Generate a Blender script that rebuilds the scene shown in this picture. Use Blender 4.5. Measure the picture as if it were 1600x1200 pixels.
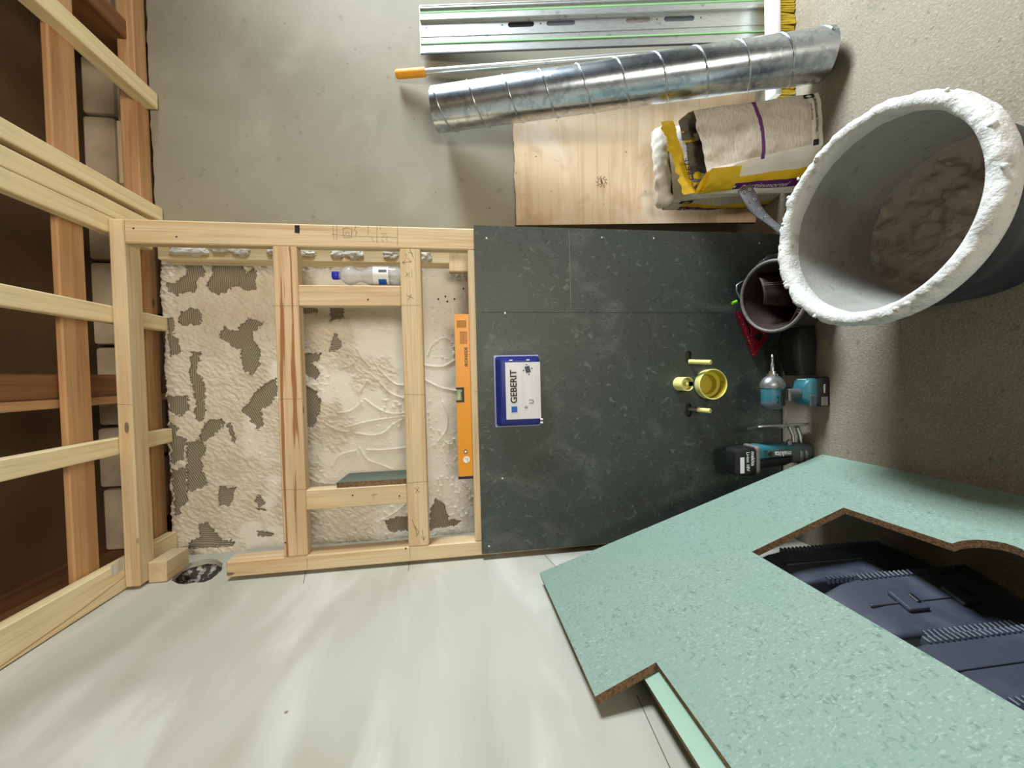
import bpy, bmesh, math, random
import numpy as np
from mathutils import Matrix, Vector, noise as mnoise
from math import sin, cos, pi, radians, sqrt

for o in list(bpy.data.objects): bpy.data.objects.remove(o)
SC = bpy.context.scene
COL = SC.collection
random.seed(7); RNG = np.random.default_rng(7)

# ------------------------------------------------------------------ camera (photo is a portrait shot lying on its side)
FPX = 615.0; PITCH = radians(8.05); YAW = radians(1.35); ROLL = radians(1.57); CAMZ = 1.33
fw = Vector((-sin(YAW)*cos(PITCH), cos(YAW)*cos(PITCH), -sin(PITCH)))
r0 = Vector((cos(YAW), sin(YAW), 0)); p0 = r0.cross(fw)
RT = cos(ROLL)*r0 - sin(ROLL)*p0; UP = sin(ROLL)*r0 + cos(ROLL)*p0
CP = Vector((0, 0, CAMZ))
cam = bpy.data.cameras.new('camera'); camo = bpy.data.objects.new('camera', cam); COL.objects.link(camo)
cam.sensor_fit = 'HORIZONTAL'; cam.sensor_width = 36; cam.lens = FPX/1600*36; cam.clip_start = .02
m = Matrix.Identity(4)
for i, ax in enumerate((-UP, RT, -fw)):
    for k in range(3): m[k][i] = ax[k]
m.translation = CP; camo.matrix_world = m
SC.camera = camo

# ------------------------------------------------------------------ world, light, exposure
W = bpy.data.worlds.new('world'); SC.world = W; W.use_nodes = True
bg = W.node_tree.nodes['Background']; bg.inputs[0].default_value = (.75, .85, 1, 1); bg.inputs[1].default_value = .35
def area(name, loc, to, sx, sy, power, col):
    l = bpy.data.lights.new(name, 'AREA'); l.shape = 'RECTANGLE'; l.size = sx; l.size_y = sy; l.energy = power; l.color = col
    o = bpy.data.objects.new(name, l); COL.objects.link(o); o.location = loc
    o.rotation_euler = (Vector(to)-Vector(loc)).to_track_quat('-Z', 'Y').to_euler(); return o
wd = area('window_daylight', (3.42, .90, 1.95), (0, .95, -1.0), .9, .9, 185, (.86, .95, 1.0)); wd.data.spread = radians(118)
dl_ = area('warm_fill_light', (.7, -3.12, .95), (.2, 1.7, 2.25), 1.0, 1.5, 36, (1.0, .89, .74)); dl_.data.spread = radians(80)  # added warm fill from behind the camera, an unseen source
SC.view_settings.view_transform = 'Standard'; SC.view_settings.look = 'None'
SC.view_settings.gamma = 1; SC.view_settings.use_curve_mapping = False
SC.view_settings.exposure = -0.40

# ------------------------------------------------------------------ helpers
def ray(x, y): return ((1200-y-600)*RT - (x-800)*UP + FPX*fw)/FPX
def onY(x, y, Y): d = ray(x, y); return CP + d*(Y/d.y)
def onX(x, y, X): d = ray(x, y); return CP + d*(X/d.x)
def onZ(x, y, Z): d = ray(x, y); return CP + d*((Z-CAMZ)/d.z)
def lin(c):
    return tuple((v/255/12.92 if v/255 <= .04045 else ((v/255+.055)/1.055)**2.4) for v in c) + (1,)

def mat(name, col, rough=.7, metal=0., layers=(), bump=(), spec=.4, trans=0., ior=1.45, rot=(0, 0, 0), coord='Object', alpha=None):
    """procedural material: base colour + mask layers (type, scale3, lo, hi, colour, strength) + bump (scale3, strength, detail)"""
    m = bpy.data.materials.new(name); m.use_nodes = True; nt = m.node_tree; N = nt.nodes; L = nt.links
    b = N['Principled BSDF']; b.inputs['Roughness'].default_value = rough; b.inputs['Metallic'].default_value = metal
    b.inputs['Specular IOR Level'].default_value = spec
    if trans: b.inputs['Transmission Weight'].default_value = trans; b.inputs['IOR'].default_value = ior
    tc = N.new('ShaderNodeTexCoord')
    def tex(kind, sc, detail=4, dist=0.):
        mp = N.new('ShaderNodeMapping'); mp.inputs['Scale'].default_value = sc if hasattr(sc, '__len__') else (sc,)*3
        mp.inputs['Rotation'].default_value = rot
        L.new(tc.outputs[coord], mp.inputs['Vector'])
        if kind == 'noise':
            t = N.new('ShaderNodeTexNoise'); t.inputs['Scale'].default_value = 1; t.inputs['Detail'].default_value = detail; t.inputs['Distortion'].default_value = dist; out = t.outputs['Fac']
        elif kind == 'voro':
            t = N.new('ShaderNodeTexVoronoi'); t.inputs['Scale'].default_value = 1; out = t.outputs['Distance']
        elif kind == 'wave':
            t = N.new('ShaderNodeTexWave'); t.inputs['Scale'].default_value = 1; t.inputs['Distortion'].default_value = dist or 2; t.inputs['Detail'].default_value = 2; out = t.outputs['Fac']
        elif kind in 'xyz':
            s = N.new('ShaderNodeSeparateXYZ'); L.new(mp.outputs[0], s.inputs[0]); return s.outputs['xyz'.index(kind)]
        L.new(mp.outputs[0], t.inputs['Vector']); return out
    cur = None
    base = N.new('ShaderNodeRGB'); base.outputs[0].default_value = lin(col); cur = base.outputs[0]
    for ly in layers:
        kind, sc, lo, hi, c, st = ly[:6]; dist = ly[6] if len(ly) > 6 else 0.
        o = tex(kind, sc, 5, dist)
        mr = N.new('ShaderNodeMapRange'); mr.inputs[1].default_value = lo; mr.inputs[2].default_value = hi; mr.inputs[3].default_value = 0; mr.inputs[4].default_value = st
        mr.interpolation_type = 'SMOOTHSTEP'
        L.new(o, mr.inputs[0])
        mx = N.new('ShaderNodeMix'); mx.data_type = 'RGBA'; L.new(mr.outputs[0], mx.inputs[0]); L.new(cur, mx.inputs[6]); mx.inputs[7].default_value = lin(c); cur = mx.outputs[2]
    L.new(cur, b.inputs['Base Color'])
    prev = None
    for sc, st, det in bump:
        o = tex('noise', sc, det)
        bp = N.new('ShaderNodeBump'); bp.inputs['Strength'].default_value = st; bp.inputs['Distance'].default_value = .004
        L.new(o, bp.inputs['Height'])
        if prev: L.new(prev, bp.inputs['Normal'])
        prev = bp.outputs[0]
    if prev: L.new(prev, b.inputs['Normal'])
    return m

def wood(name, axis, light, dark, streak=None, knots=True):
    a = 'XYZ'.index(axis)
    def s(al, ac): v = [ac]*3; v[a] = al; return tuple(v)
    ly = [('noise', s(1.3, 26), .42, .66, dark, .75, .5), ('noise', s(3, 130), .48, .72, tuple(int(v*.86) for v in dark), .45),
          ('noise', s(2.5, 4), .5, .72, tuple(int(v*.9) for v in light), .6)]
    if knots: ly.append(('voro', s(3.2, 9), .075, .045, tuple(int(v*.52) for v in dark), .85))
    if streak: ly.append(streak)
    return mat(name, light, .62, layers=ly, bump=[(s(4, 160), .12, 3)], spec=.3)

PIN = (216, 194, 156); PIND = (196, 162, 118)
M = {}
for ax in 'XYZ':
    M['pine'+ax] = wood('pine_'+ax.lower(), ax, PIN, PIND)
    M['pale'+ax] = wood('pale_batten_'+ax.lower(), ax, (245, 227, 184), (230, 204, 154))
    M['old'+ax] = wood('old_timber_'+ax.lower(), ax, (202, 158, 112), (174, 128, 86))
    M['brown'+ax] = wood('brown_timber_'+ax.lower(), ax, (140, 96, 62), (108, 70, 44))
M['pine_streak'] = wood('pine_with_resin_streak', 'X', (216, 188, 150), (198, 162, 120), streak=('noise', (1.1, 8, 46), .565, .60, (150, 96, 56), .9, .3))
M['endgrain'] = mat('end_grain', (206, 172, 128), .8, layers=[('wave', (60, 60, 60), .3, .8, (176, 136, 94), .6, 3.)])
M['plaster_left'] = mat('smooth_plaster_left', (184, 182, 170), .55, layers=[('noise', (.5, 1.2, 3.2), .40, .68, (164, 160, 145), .8, .5), ('noise', (1, 1.6, 6), .48, .74, (208, 207, 198), .75, .6), ('voro', (6, 6, 6), .03, .015, (90, 82, 68), .8)], bump=[(6, .10, 6), (120, .05, 3)], spec=.35)
M['plaster_back'] = mat('grey_cement_plaster', (146, 141, 125), .62, layers=[('noise', (2.2, 1, 1.4), .38, .68, (128, 123, 107), .75, .4), ('noise', (4, 3, 5), .50, .78, (162, 157, 142), .5, .4), ('noise', (22, 22, 22), .62, .74, (112, 102, 86), .5), ('voro', (9, 9, 9), .05, .025, (80, 70, 56), .7)], bump=[(8, .16, 6), (140, .07, 3)], spec=.35)
M['bare'] = mat('bare_brown_masonry', (96, 80, 62), .9, layers=[('noise', 6, .4, .7, (74, 60, 46), .8)], bump=[(30, .3, 5)])
M['floor'] = mat('rough_screed', (138, 130, 115), .9, layers=[('noise', 3, .4, .7, (120, 111, 96), .8), ('noise', 160, .5, .7, (164, 157, 142), .5), ('noise', 60, .62, .72, (104, 94, 78), .6)], bump=[(170, .55, 4), (30, .35, 5)], spec=.2)
M['ceiling'] = mat('brown_ceiling_board', (116, 92, 64), .9, layers=[('noise', 3, .4, .7, (98, 70, 42), .7), ('noise', 200, .5, .7, (140, 106, 72), .3)])
M['block'] = mat('pale_stone_block', (206, 190, 164), .9, layers=[('noise', 9, .4, .7, (182, 166, 140), .8)], bump=[(40, .3, 5)])
M['mortar'] = mat('dark_mortar', (70, 56, 42), .95, bump=[(60, .4, 5)])
M['rubble'] = mat('hole_rubble', (74, 68, 60), .95, layers=[('noise', 55, .52, .62, (196, 190, 180), .9), ('noise', 20, .5, .65, (30, 27, 24), .9)], bump=[(60, .8, 6)])
M['gyp'] = mat('dried_gypsum', (238, 234, 224), .95, layers=[('noise', 60, .55, .7, (214, 208, 194), .5)], spec=.1)
GREEN = [('noise', (130, 70, 130), .585, .68, (90, 116, 104), .75, .5), ('noise', (70, 190, 70), .58, .68, (98, 124, 111), .65, .5), ('noise', (120, 230, 120), .54, .70, (164, 188, 173), .6, .5), ('noise', 4, .35, .7, (126, 150, 136), .6)]
M['green'] = mat('green_chipboard_face', (130, 150, 139), .5, layers=GREEN, spec=.4)
M['green2'] = mat('pale_green_chipboard_face', (150, 180, 160), .5, layers=[('noise', 90, .6, .7, (138, 168, 150), .5)], spec=.4)
M['green_dull'] = mat('offcut_green_face', (80, 96, 85), .5, layers=GREEN[:1])
M['chipedge'] = mat('chipboard_edge', (132, 104, 76), .9, layers=[('noise', 150, .45, .6, (92, 70, 48), .8), ('noise', 260, .6, .7, (176, 148, 112), .7)], bump=[(220, .5, 4)])
M['darkboard'] = mat('dark_chipboard_face', (56, 64, 59), .48, layers=[('noise', (5, 5, 3.5), .50, .72, (92, 97, 93), .6, 1.6), ('noise', (26, 26, 22), .58, .74, (112, 117, 112), .55, 1.8), ('noise', (80, 80, 80), .58, .66, (36, 42, 40), .75, .6), ('noise', (2.5, 2, 2), .45, .7, (48, 52, 48), .6)], bump=[(60, .05, 4)], spec=.45)
M['darkedge'] = mat('dark_cut_edge', (50, 44, 38), .9, layers=[('noise', 200, .5, .65, (84, 70, 54), .6)])
M['flange'] = mat('pale_blue_flange', (136, 146, 184), .3)
M['screw'] = mat('screw_head', (206, 206, 200), .4, .7, spec=.6)
M['black'] = mat('black_plastic', (24, 24, 26), .5, layers=[('noise', 40, .5, .75, (44, 44, 46), .5)])
M['dark'] = mat('dark_void', (14, 13, 12), .9)
M['teal'] = mat('teal_plastic', (44, 104, 114), .42, layers=[('noise', 60, .55, .75, (30, 82, 92), .5)])
M['grey_metal'] = mat('grey_cast_metal', (150, 152, 156), .38, .75, layers=[('noise', 80, .55, .7, (104, 106, 110), .6)])
M['steel'] = mat('bright_steel', (200, 200, 200), .28, .95, layers=[('noise', 60, .5, .7, (150, 150, 150), .5)])
M['rubber'] = mat('grey_rubber', (74, 80, 84), .7)
M['white'] = mat('white_print', (230, 230, 228), .5)
M['ink'] = mat('black_ink', (22, 22, 24), .6)
M['pencil'] = mat('pencil_graphite', (104, 86, 66), .8)
M['blue'] = mat('blue_plastic', (26, 36, 112), .35, layers=[('noise', 30, .55, .7, (44, 58, 140), .4)])
M['bluelogo'] = mat('blue_print', (20, 84, 176), .5)
M['label'] = mat('silver_label_film', (212, 212, 216), .32, layers=[('noise', (4, 4, 9), .45, .7, (180, 182, 188), .6)], bump=[((5, 5, 26), .5, 3)])
M['clear'] = mat('clear_plastic_lid', (225, 230, 240), .15, trans=.8, ior=1.2)
M['yellowpipe'] = mat('pale_yellow_plastic', (228, 222, 140), .38, layers=[('noise', 9, .45, .7, (204, 196, 108), .5)])
M['yellowpipe_in'] = mat('yellow_plastic_inside', (198, 184, 60), .45, layers=[('noise', 26, .6, .7, (120, 104, 30), .7)])
M['orange'] = mat('orange_paint', (222, 146, 24), .38, layers=[('noise', 30, .55, .75, (222, 142, 22), .6), ('noise', 120, .66, .7, (200, 170, 110), .5)])
M['vial'] = mat('vial_fluid', (226, 234, 190), .1, trans=.5, ior=1.3)
M['ply'] = mat('weathered_plywood', (214, 190, 158), .7, layers=[('noise', (1.4, 3, 24), .45, .62, (192, 162, 126), .55, 1.2), ('noise', (3, 4, 4), .48, .72, (226, 214, 198), .75, .8), ('noise', (9, 9, 9), .58, .70, (170, 150, 128), .4, 1.), ('noise', (7, 7, 7), .55, .68, (196, 158, 120), .5), ('voro', (14, 14, 14), .06, .03, (92, 70, 52), .9)], bump=[((10, 60, 60), .06, 3)])
M['galv'] = mat('galvanised_steel', (190, 198, 206), .26, 1., layers=[('noise', 26, .45, .62, (150, 160, 172), .7, 1.), ('noise', (60, 60, 60), .60, .68, (224, 228, 230), .6)], bump=[(20, .03, 3)])
M['alu'] = mat('brushed_aluminium', (206, 210, 208), .36, .85, layers=[('noise', (200, 200, 6), .45, .65, (180, 186, 184), .5), ('noise', 34, .62, .70, (150, 152, 150), .6)])
M['glide'] = mat('green_glide_strip', (128, 176, 118), .5)
M['darkstrip'] = mat('black_strip', (36, 36, 36), .6)
M['grip'] = mat('orange_grip', (236, 164, 44), .55)
M['bristle'] = mat('yellow_bristle', (222, 196, 70), .7, layers=[('noise', (220, 220, 12), .45, .65, (176, 146, 40), .7)])
M['paper'] = mat('white_paper_sack', (226, 222, 212), .5, layers=[('noise', (10, 10, 10), .45, .7, (202, 196, 184), .7)], bump=[(26, .5, 5), (70, .25, 4)])
M['print'] = mat('fine_print_on_sack', (206, 198, 184), .45, layers=[('noise', (40, 40, 520), .48, .60, (158, 145, 126), .6), ('noise', 12, .45, .7, (170, 158, 138), .6)], bump=[(22, .5, 5)])
M['syellow'] = mat('yellow_sack_print', (222, 182, 30), .5, bump=[(30, .4, 4)])
M['spurple'] = mat('purple_sack_print', (92, 36, 108), .5, bump=[(30, .4, 4)])
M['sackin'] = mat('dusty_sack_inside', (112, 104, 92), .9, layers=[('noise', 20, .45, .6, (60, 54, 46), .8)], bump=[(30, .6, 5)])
M['tub'] = mat('black_rubber_tub', (40, 44, 50), .55, layers=[('noise', (5, 5, 9), .5, .75, (84, 86, 88), .5)], bump=[(30, .12, 4)])
M['crust_in_shade'] = mat('shade_toned_mortar_film', (150, 148, 142), .9, layers=[('noise', 6, .42, .7, (126, 122, 114), .8), ('noise', (30, 30, 60), .60, .72, (104, 99, 90), .5)], bump=[(40, .4, 6), (150, .2, 4)])  # inside of the white crust, coloured darker to carry the tub's shade
M['crust'] = mat('white_mortar_crust', (206, 205, 201), .85, layers=[('noise', 7, .45, .7, (190, 188, 180), .7), ('noise', 34, .60, .72, (158, 154, 146), .6)], bump=[(70, .9, 6), (190, .5, 4)])
M['crustlow'] = mat('brown_mortar_residue', (160, 147, 134), .9, layers=[('noise', 13, .46, .66, (112, 96, 84), .75, 1.2), ('noise', (40, 40, 40), .58, .68, (186, 172, 156), .6)], bump=[(40, .7, 6)])
M['leather'] = mat('dark_brown_leather', (56, 43, 38), .6, layers=[('noise', 30, .5, .7, (38, 29, 26), .7)], bump=[(90, .25, 4)])
M['trim'] = mat('worn_grey_trim', (118, 112, 108), .5, layers=[('noise', 60, .5, .7, (80, 74, 70), .7)])
M['belt'] = mat('grey_belt_leather', (96, 96, 100), .6, layers=[('noise', 40, .5, .7, (66, 66, 70), .6)])
M['stitch'] = mat('pale_stitching', (150, 138, 126), .8)
M['red'] = mat('red_anodised', (142, 22, 44), .4, .3, layers=[('noise', 160, .63, .68, (220, 196, 200), .7)])
M['lime'] = mat('lime_marker_cap', (150, 226, 50), .5)
M['case'] = mat('black_tool_case_plastic', (60, 65, 76), .5, layers=[('noise', 12, .45, .7, (82, 88, 100), .7)], bump=[(160, .12, 3)], spec=.5)
M['bottle'] = mat('clear_pet', (250, 251, 252), .10, trans=.74, ior=1.25, spec=.8)
M['capblue'] = mat('blue_cap', (30, 40, 190), .4)
M['sticker'] = mat('paper_sticker', (220, 214, 198), .6, layers=[('noise', (1, 260, 260), .5, .6, (120, 112, 100), .6)])

ORIG = {}
def finish(me, smooth=None):
    me.validate(); me.update()
    if smooth is not None:
        me.shade_smooth() if smooth is True else me.set_sharp_from_angle(angle=radians(smooth))
        if smooth is not True:
            for p in me.polygons: p.use_smooth = True
            me.set_sharp_from_angle(angle=radians(smooth))
def tag(o, label=None, cat=None, group=None, kind=None):
    if label: o['label'] = label
    if cat: o['category'] = cat
    if group: o['group'] = group
    if kind: o['kind'] = kind
    return o
def thing(name, loc, label, cat, group=None):
    o = bpy.data.objects.new(name, None); COL.objects.link(o); o.location = loc; o.empty_display_size = .05
    ORIG[o] = Vector(loc); return tag(o, label, cat, group)
def obj(name, src, material, parent=None, smooth=None, label=None):
    """src: bmesh or mesh in world coordinates -> one mesh object"""
    if isinstance(src, bmesh.types.BMesh):
        me = bpy.data.meshes.new(name); bmesh.ops.recalc_face_normals(src, faces=src.faces); src.to_mesh(me); src.free()
    else: me = src; me.name = name
    n = len(me.vertices); co = np.empty(n*3, np.float32); me.vertices.foreach_get('co', co); co = co.reshape(-1, 3)
    if parent is not None: org = ORIG[parent]
    else: lo, hi = co.min(0), co.max(0); org = Vector(((lo[0]+hi[0])/2, (lo[1]+hi[1])/2, lo[2]))
    co = co - np.array(org, np.float32); me.vertices.foreach_set('co', co.ravel())
    mi = np.zeros(len(me.polygons), np.int32); me.polygons.foreach_get('material_index', mi); me.materials.clear()
    for mm in (material if isinstance(material, (list, tuple)) else [material]): me.materials.append(mm)
    me.polygons.foreach_set('material_index', np.minimum(mi, len(me.materials)-1))
    finish(me, smooth)
    o = bpy.data.objects.new(name, me); COL.objects.link(o)
    if parent is not None: o.parent = parent
    else: o.location = org
    ORIG[o] = Vector(org)
    if label: o['label'] = label
    return o
def bm_new(): return bmesh.new()
def join(bm, other):
    me = bpy.data.meshes.new('tmp'); other.to_mesh(me); other.free(); bm.from_mesh(me); bpy.data.meshes.remove(me)
def box(bm, lo, hi, bev=.002, mx=None, seg=1):
    t = bmesh.new(); bmesh.ops.create_cube(t, size=1)
    for v in t.verts: v.co = Vector([(lo[k]+hi[k])/2 + v.co[k]*(hi[k]-lo[k]) for k in range(3)])
    if bev: bmesh.ops.bevel(t, geom=list(t.edges), offset=bev, segments=seg, affect='EDGES', profile=.5)
    if mx is not None: t.transform(mx)
    join(bm, t); return bm
def B(lo, hi, bev=.002, mx=None, seg=1): return box(bm_new(), lo, hi, bev, mx, seg)
def frame(o, ex, ey, ez=None):
    ex = Vector(ex).normalized(); ey = Vector(ey); ey = (ey-ex*ey.dot(ex)).normalized(); ez = ex.cross(ey)
    mt = Matrix.Identity(4)
    for i, a in enumerate((ex, ey, ez)):
        for k in range(3): mt[k][i] = a[k]
    mt.translation = Vector(o); return mt
def grid(bm, rings, closed=True, cap0=False, cap1=False, mi=None):
    vs = [[bm.verts.new(p) for p in r] for r in rings]; n = len(rings[0])
    for i in range(len(vs)-1):
        for j in range(n if closed else n-1):
            f = bm.faces.new((vs[i][j], vs[i][(j+1) % n], vs[i+1][(j+1) % n], vs[i+1][j]))
            if mi: f.material_index = mi(i, j)
    if cap0: bm.faces.new(vs[0][::-1])
    if cap1: bm.faces.new(vs[-1])
    return bm
def tube(bm, pts, r, seg=10, cap=True, closed=False):
    pts = [Vector(p) for p in pts]; rr = r if hasattr(r, '__len__') else [r]*len(pts)
    rings = []; prev = None
    for i, p in enumerate(pts):
        a = pts[(i-1) % len(pts)] if (closed or i > 0) else p; b = pts[(i+1) % len(pts)] if (closed or i < len(pts)-1) else p
        d = (b-a).normalized()
        if prev is None: prev = Vector((0, 0, 1)) if abs(d.z) < .9 else Vector((1, 0, 0))
        u = (prev - d*prev.dot(d)).normalized(); prev = u; w = d.cross(u)
        rings.append([p + (u*cos(2*pi*k/seg) + w*sin(2*pi*k/seg))*rr[i] for k in range(seg)])
    if closed: rings.append(rings[0]); 
    grid(bm, rings, True, cap and not closed, cap and not closed); 
    if closed: bmesh.ops.remove_doubles(bm, verts=bm.verts, dist=1e-6)
    return bm
def T(pts, r, seg=10, cap=True, closed=False): return tube(bm_new(), pts, r, seg, cap, closed)
def lathe(bm, prof, mx, seg=32, jitter=0, js=20.):
    rings = []
    for (r, z) in prof:
        ring = []
        for k in range(seg):
            a = 2*pi*k/seg; q = Vector((r*cos(a), r*sin(a), z))
            if jitter and r > 1e-4: q += Vector((cos(a), sin(a), .6))*jitter*mnoise.noise(q*js)
            ring.append(mx @ q)
        rings.append(ring)
    return grid(bm, rings, True)
def ribbon(bm, pts, width, nrm):
    pts = [Vector(p) for p in pts]; n = Vector(nrm); L = []; R = []
    for i, p in enumerate(pts):
        d = (pts[min(i+1, len(pts)-1)] - pts[max(i-1, 0)]).normalized(); s = n.cross(d).normalized()*width/2
        L.append(bm.verts.new(p+s)); R.append(bm.verts.new(p-s))
    for i in range(len(pts)-1): bm.faces.new((L[i], L[i+1], R[i+1], R[i]))
    return bm
def eval_curve(cu, mx):
    o = bpy.data.objects.new('tmp', cu); COL.objects.link(o)
    dg = bpy.context.evaluated_depsgraph_get(); me = bpy.data.meshes.new_from_object(o.evaluated_get(dg))
    bpy.data.objects.remove(o); bpy.data.curves.remove(cu); me.transform(mx); return me
def plate(outer, holes, thick, mx):
    """flat sheet with cut-outs: outline in local xy, thickness from z=0 down to -thick"""
    cu = bpy.data.curves.new('tmp', 'CURVE'); cu.dimensions = '2D'; cu.fill_mode = 'BOTH'; cu.extrude = thick/2
    for pl in [outer]+list(holes):
        s = cu.splines.new('POLY'); s.points.add(len(pl)-1); s.use_cyclic_u = True
        for i, p in enumerate(pl): s.points[i].co = (p[0], p[1], 0, 1)
    return eval_curve(cu, mx @ Matrix.Translation((0, 0, -thick/2)))
def edge_slot(me, nrm, thr=.7):
    """material slot 1 on the cut edges"""
    n = Vector(nrm)
    for p in me.polygons: p.material_index = 0 if abs(p.normal.dot(n)) > thr else 1
def text(s, size, mx, ext=.0004, bold=0., align='CENTER', shear=0., space=1.):
    cu = bpy.data.curves.new('tmp', 'FONT'); cu.body = s; cu.size = size; cu.align_x = align; cu.align_y = 'CENTER'; cu.extrude = ext; cu.offset = bold*size; cu.shear = shear; cu.resolution_u = 3; cu.space_character = space
    return eval_curve(cu, mx)
def circ(cx, cy, r, n=24, a0=0, a1=2*pi): return [(cx+r*cos(a0+(a1-a0)*k/n), cy+r*sin(a0+(a1-a0)*k/n)) for k in range(n)]
def slot(cx, cy, w, h, n=8):
    r = h/2; c = w/2-r
    return [(cx+c+r*cos(-pi/2+pi*k/n), cy+r*sin(-pi/2+pi*k/n)) for k in range(n+1)] + [(cx-c+r*cos(pi/2+pi*k/n), cy+r*sin(pi/2+pi*k/n)) for k in range(n+1)]
def rrect(x0, y0, x1, y1, r, n=5):
    out = []
    for cx, cy, a in ((x1-r, y1-r, 0), (x0+r, y1-r, pi/2), (x0+r, y0+r, pi), (x1-r, y0+r, 1.5*pi)):
        out += [(cx+r*cos(a+pi/2*k/n), cy+r*sin(a+pi/2*k/n)) for k in range(n+1)]
    return out
def nz(p, s): return mnoise.noise(Vector(p)*s)
def rough_bm(bm, amp, s, seed=0):
    for v in bm.verts: v.co += v.normal*amp*mnoise.fractal(v.co*s+Vector((seed, 0, 0)), 1., 2., 3)
# ------------------------------------------------------------------ the room
XL, YB, XR, YF, ZC = -.685, 1.72, 3.4, -3.25, 2.86
tag(obj('floor', B((XL-.3, YF-.1, -.12), (XR+.1, 2.05, 0), 0), M['floor']), 'rough grey screed floor', None, kind='structure')
tag(obj('ceiling', B((XL-.3, YF-.1, ZC), (XR+.1, 2.3, ZC+.06), 0), M['ceiling']), 'dark brown boarding above the open timbers', None, kind='structure')
# left wall with the broken-out hole
hole = [onX(x, y, XL) for x, y in ((268, 907), (274, 896), (284, 886), (296, 880), (310, 876), (324, 873), (338, 874), (348, 880), (347, 890), (340, 897), (330, 905), (318, 910), (304, 910), (290, 913), (278, 912))]
hole = [(p.y, p.z) for p in hole]
mxL = frame((XL, 0, 0), (0, 1, 0), (0, 0, 1))
wl = tag(obj('wall_left', plate([(YF, 0), (1.74, 0), (1.74, 2.442), (YF, 2.442)], [hole], .02, mxL), M['plaster_left']), 'smooth pale plaster wall along the bottom of the photo', None, kind='structure')
cy, cz = sum(p[0] for p in hole)/len(hole), sum(p[1] for p in hole)/len(hole)
bm = bm_new(); rings = []
for i in range(9):
    t = i/8; k = cos(t*pi/2)*1.06; d = -.012-.06*sin(t*pi/2)
    ring = []
    for j in range(60):
        a = j/60*len(hole); j0 = int(a) % len(hole); f = a-int(a); p, q = hole[j0], hole[(j0+1) % len(hole)]
        y = p[0]+(q[0]-p[0])*f; z = p[1]+(q[1]-p[1])*f
        v = Vector((XL+d, cy+(y-cy)*max(k, .02), cz+(z-cz)*max(k, .02)))
        ring.append(v + Vector((1, .5, .5))*.013*mnoise.fractal(v*38, 1., 2., 4)*(1 if i > 0 else 0))
    rings.append(ring)
grid(bm, rings, True, False, True)
obj('hole_rubble', bm, M['rubble'], wl, 40, 'dark broken hole with white plaster crumbs')
for a, b in (((995, 1086), (1047, 1200)), ((480, 878), (474, 912)), ((640, 873), (638, 893)), ((850, 866), (868, 885))):
    obj('pencil_line', ribbon(bm_new(), [onX(*a, XL+.0008), onX((a[0]+b[0])/2, (a[1]+b[1])/2, XL+.0008), onX(*b, XL+.0008)], .0018, (1, 0, 0)), M['pencil'], wl)
tag(obj('wall_left_core', B((XL-.28, YF, 0), (XL-.09, 2.0, 2.43), 0), M['mortar']), 'masonry behind the left plaster', None, kind='structure')
tag(obj('trim_1', B((XL-.2, YF, 2.446), (XL-.01, 2.0, ZC), 0), M['brownY']), 'brown timber closing the top of the left wall', None, kind='structure')
# back wall, coarse parts
top = [(XR, 2.47)] + [(x, 2.468 + .010*nz((x*9, 3, 0), 1.3) + .006*nz((x*40, 5, 0), 1.)) for x in np.linspace(XR-.05, .62, 110)] + [(.60, 2.47)]
mxB = frame((0, YB, 0), (1, 0, 0), (0, 0, 1))
wb = tag(obj('wall_back', plate([(.60, 0), (XR, 0)] + top, [], .10, mxB), M['plaster_back']), 'grey cement plaster wall behind the duct and plywood', None, kind='structure')
tag(obj('wall_back_low', B((XL-.05, YB, 0), (.60, YB+.10, 1.18), 0), M['plaster_back']), 'lower back wall behind the dark board', None, kind='structure')
# upper masonry set back above the plaster: one object per block
tag(obj('wall_back_top', B((XL-.1, 1.90, 2.40), (XR, 2.0, 2.83), 0), M['mortar']), 'dark mortar bed of the stone wall under the ceiling', None, kind='structure')
wt = bpy.data.objects['wall_back_top']
joints = [-.70, -.432, -.175, .16, .508, .80, 1.098, 1.34, 1.62, 1.95, 2.3]
for row, (z0, z1) in enumerate(((2.42, 2.545), (2.553, 2.675), (2.683, 2.80))):
    for i in range(len(joints)-1):
        x0, x1 = joints[i]+.006+(.13 if row == 1 else 0), joints[i+1]-.006+(.13 if row == 1 else 0)
        b = B((x0, 1.845+random.uniform(-.006, .006), z0), (x1, 1.90, z1), .012, seg=2)
        obj('block', b, M['block'], wt, 40)
# right wall with the window that lights the room, wall behind the camera with a doorway
tag(obj('wall_right', plate([(YF, 0), (YB+.1, 0), (YB+.1, ZC), (YF, ZC)], [[(.36, 1.3), (1.44, 1.3), (1.44, 2.42), (.36, 2.42)]], .15, frame((XR+.15, 0, 0), (0, 1, 0), (0, 0, 1))), M['bare']), 'plaster wall with the window, out of view', None, kind='structure')
bm = bm_new()
for lo, hi in (((.36, 1.3), (.42, 2.42)), ((1.38, 1.3), (1.44, 2.42)), ((.42, 1.3), (1.38, 1.36)), ((.42, 2.36), (1.38, 2.42))):
    box(bm, (XR+.02, lo[0], lo[1]), (XR+.08, hi[0], hi[1]), .003)
tag(obj('window_1', bm, M['white']), 'white window frame out of view to the right', None, kind='structure')
tag(obj('wall_front', plate([(XL-.3, 0), (XR+.1, 0), (XR+.1, ZC), (XL-.3, ZC)], [[(.4, .02), (1.35, .02), (1.35, 2.08), (.4, 2.08)]], .12, frame((0, YF+.02, 0), (1, 0, 0), (0, 0, 1))), M['bare']), 'plaster wall behind the camera with a doorway', None, kind='structure')

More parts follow.
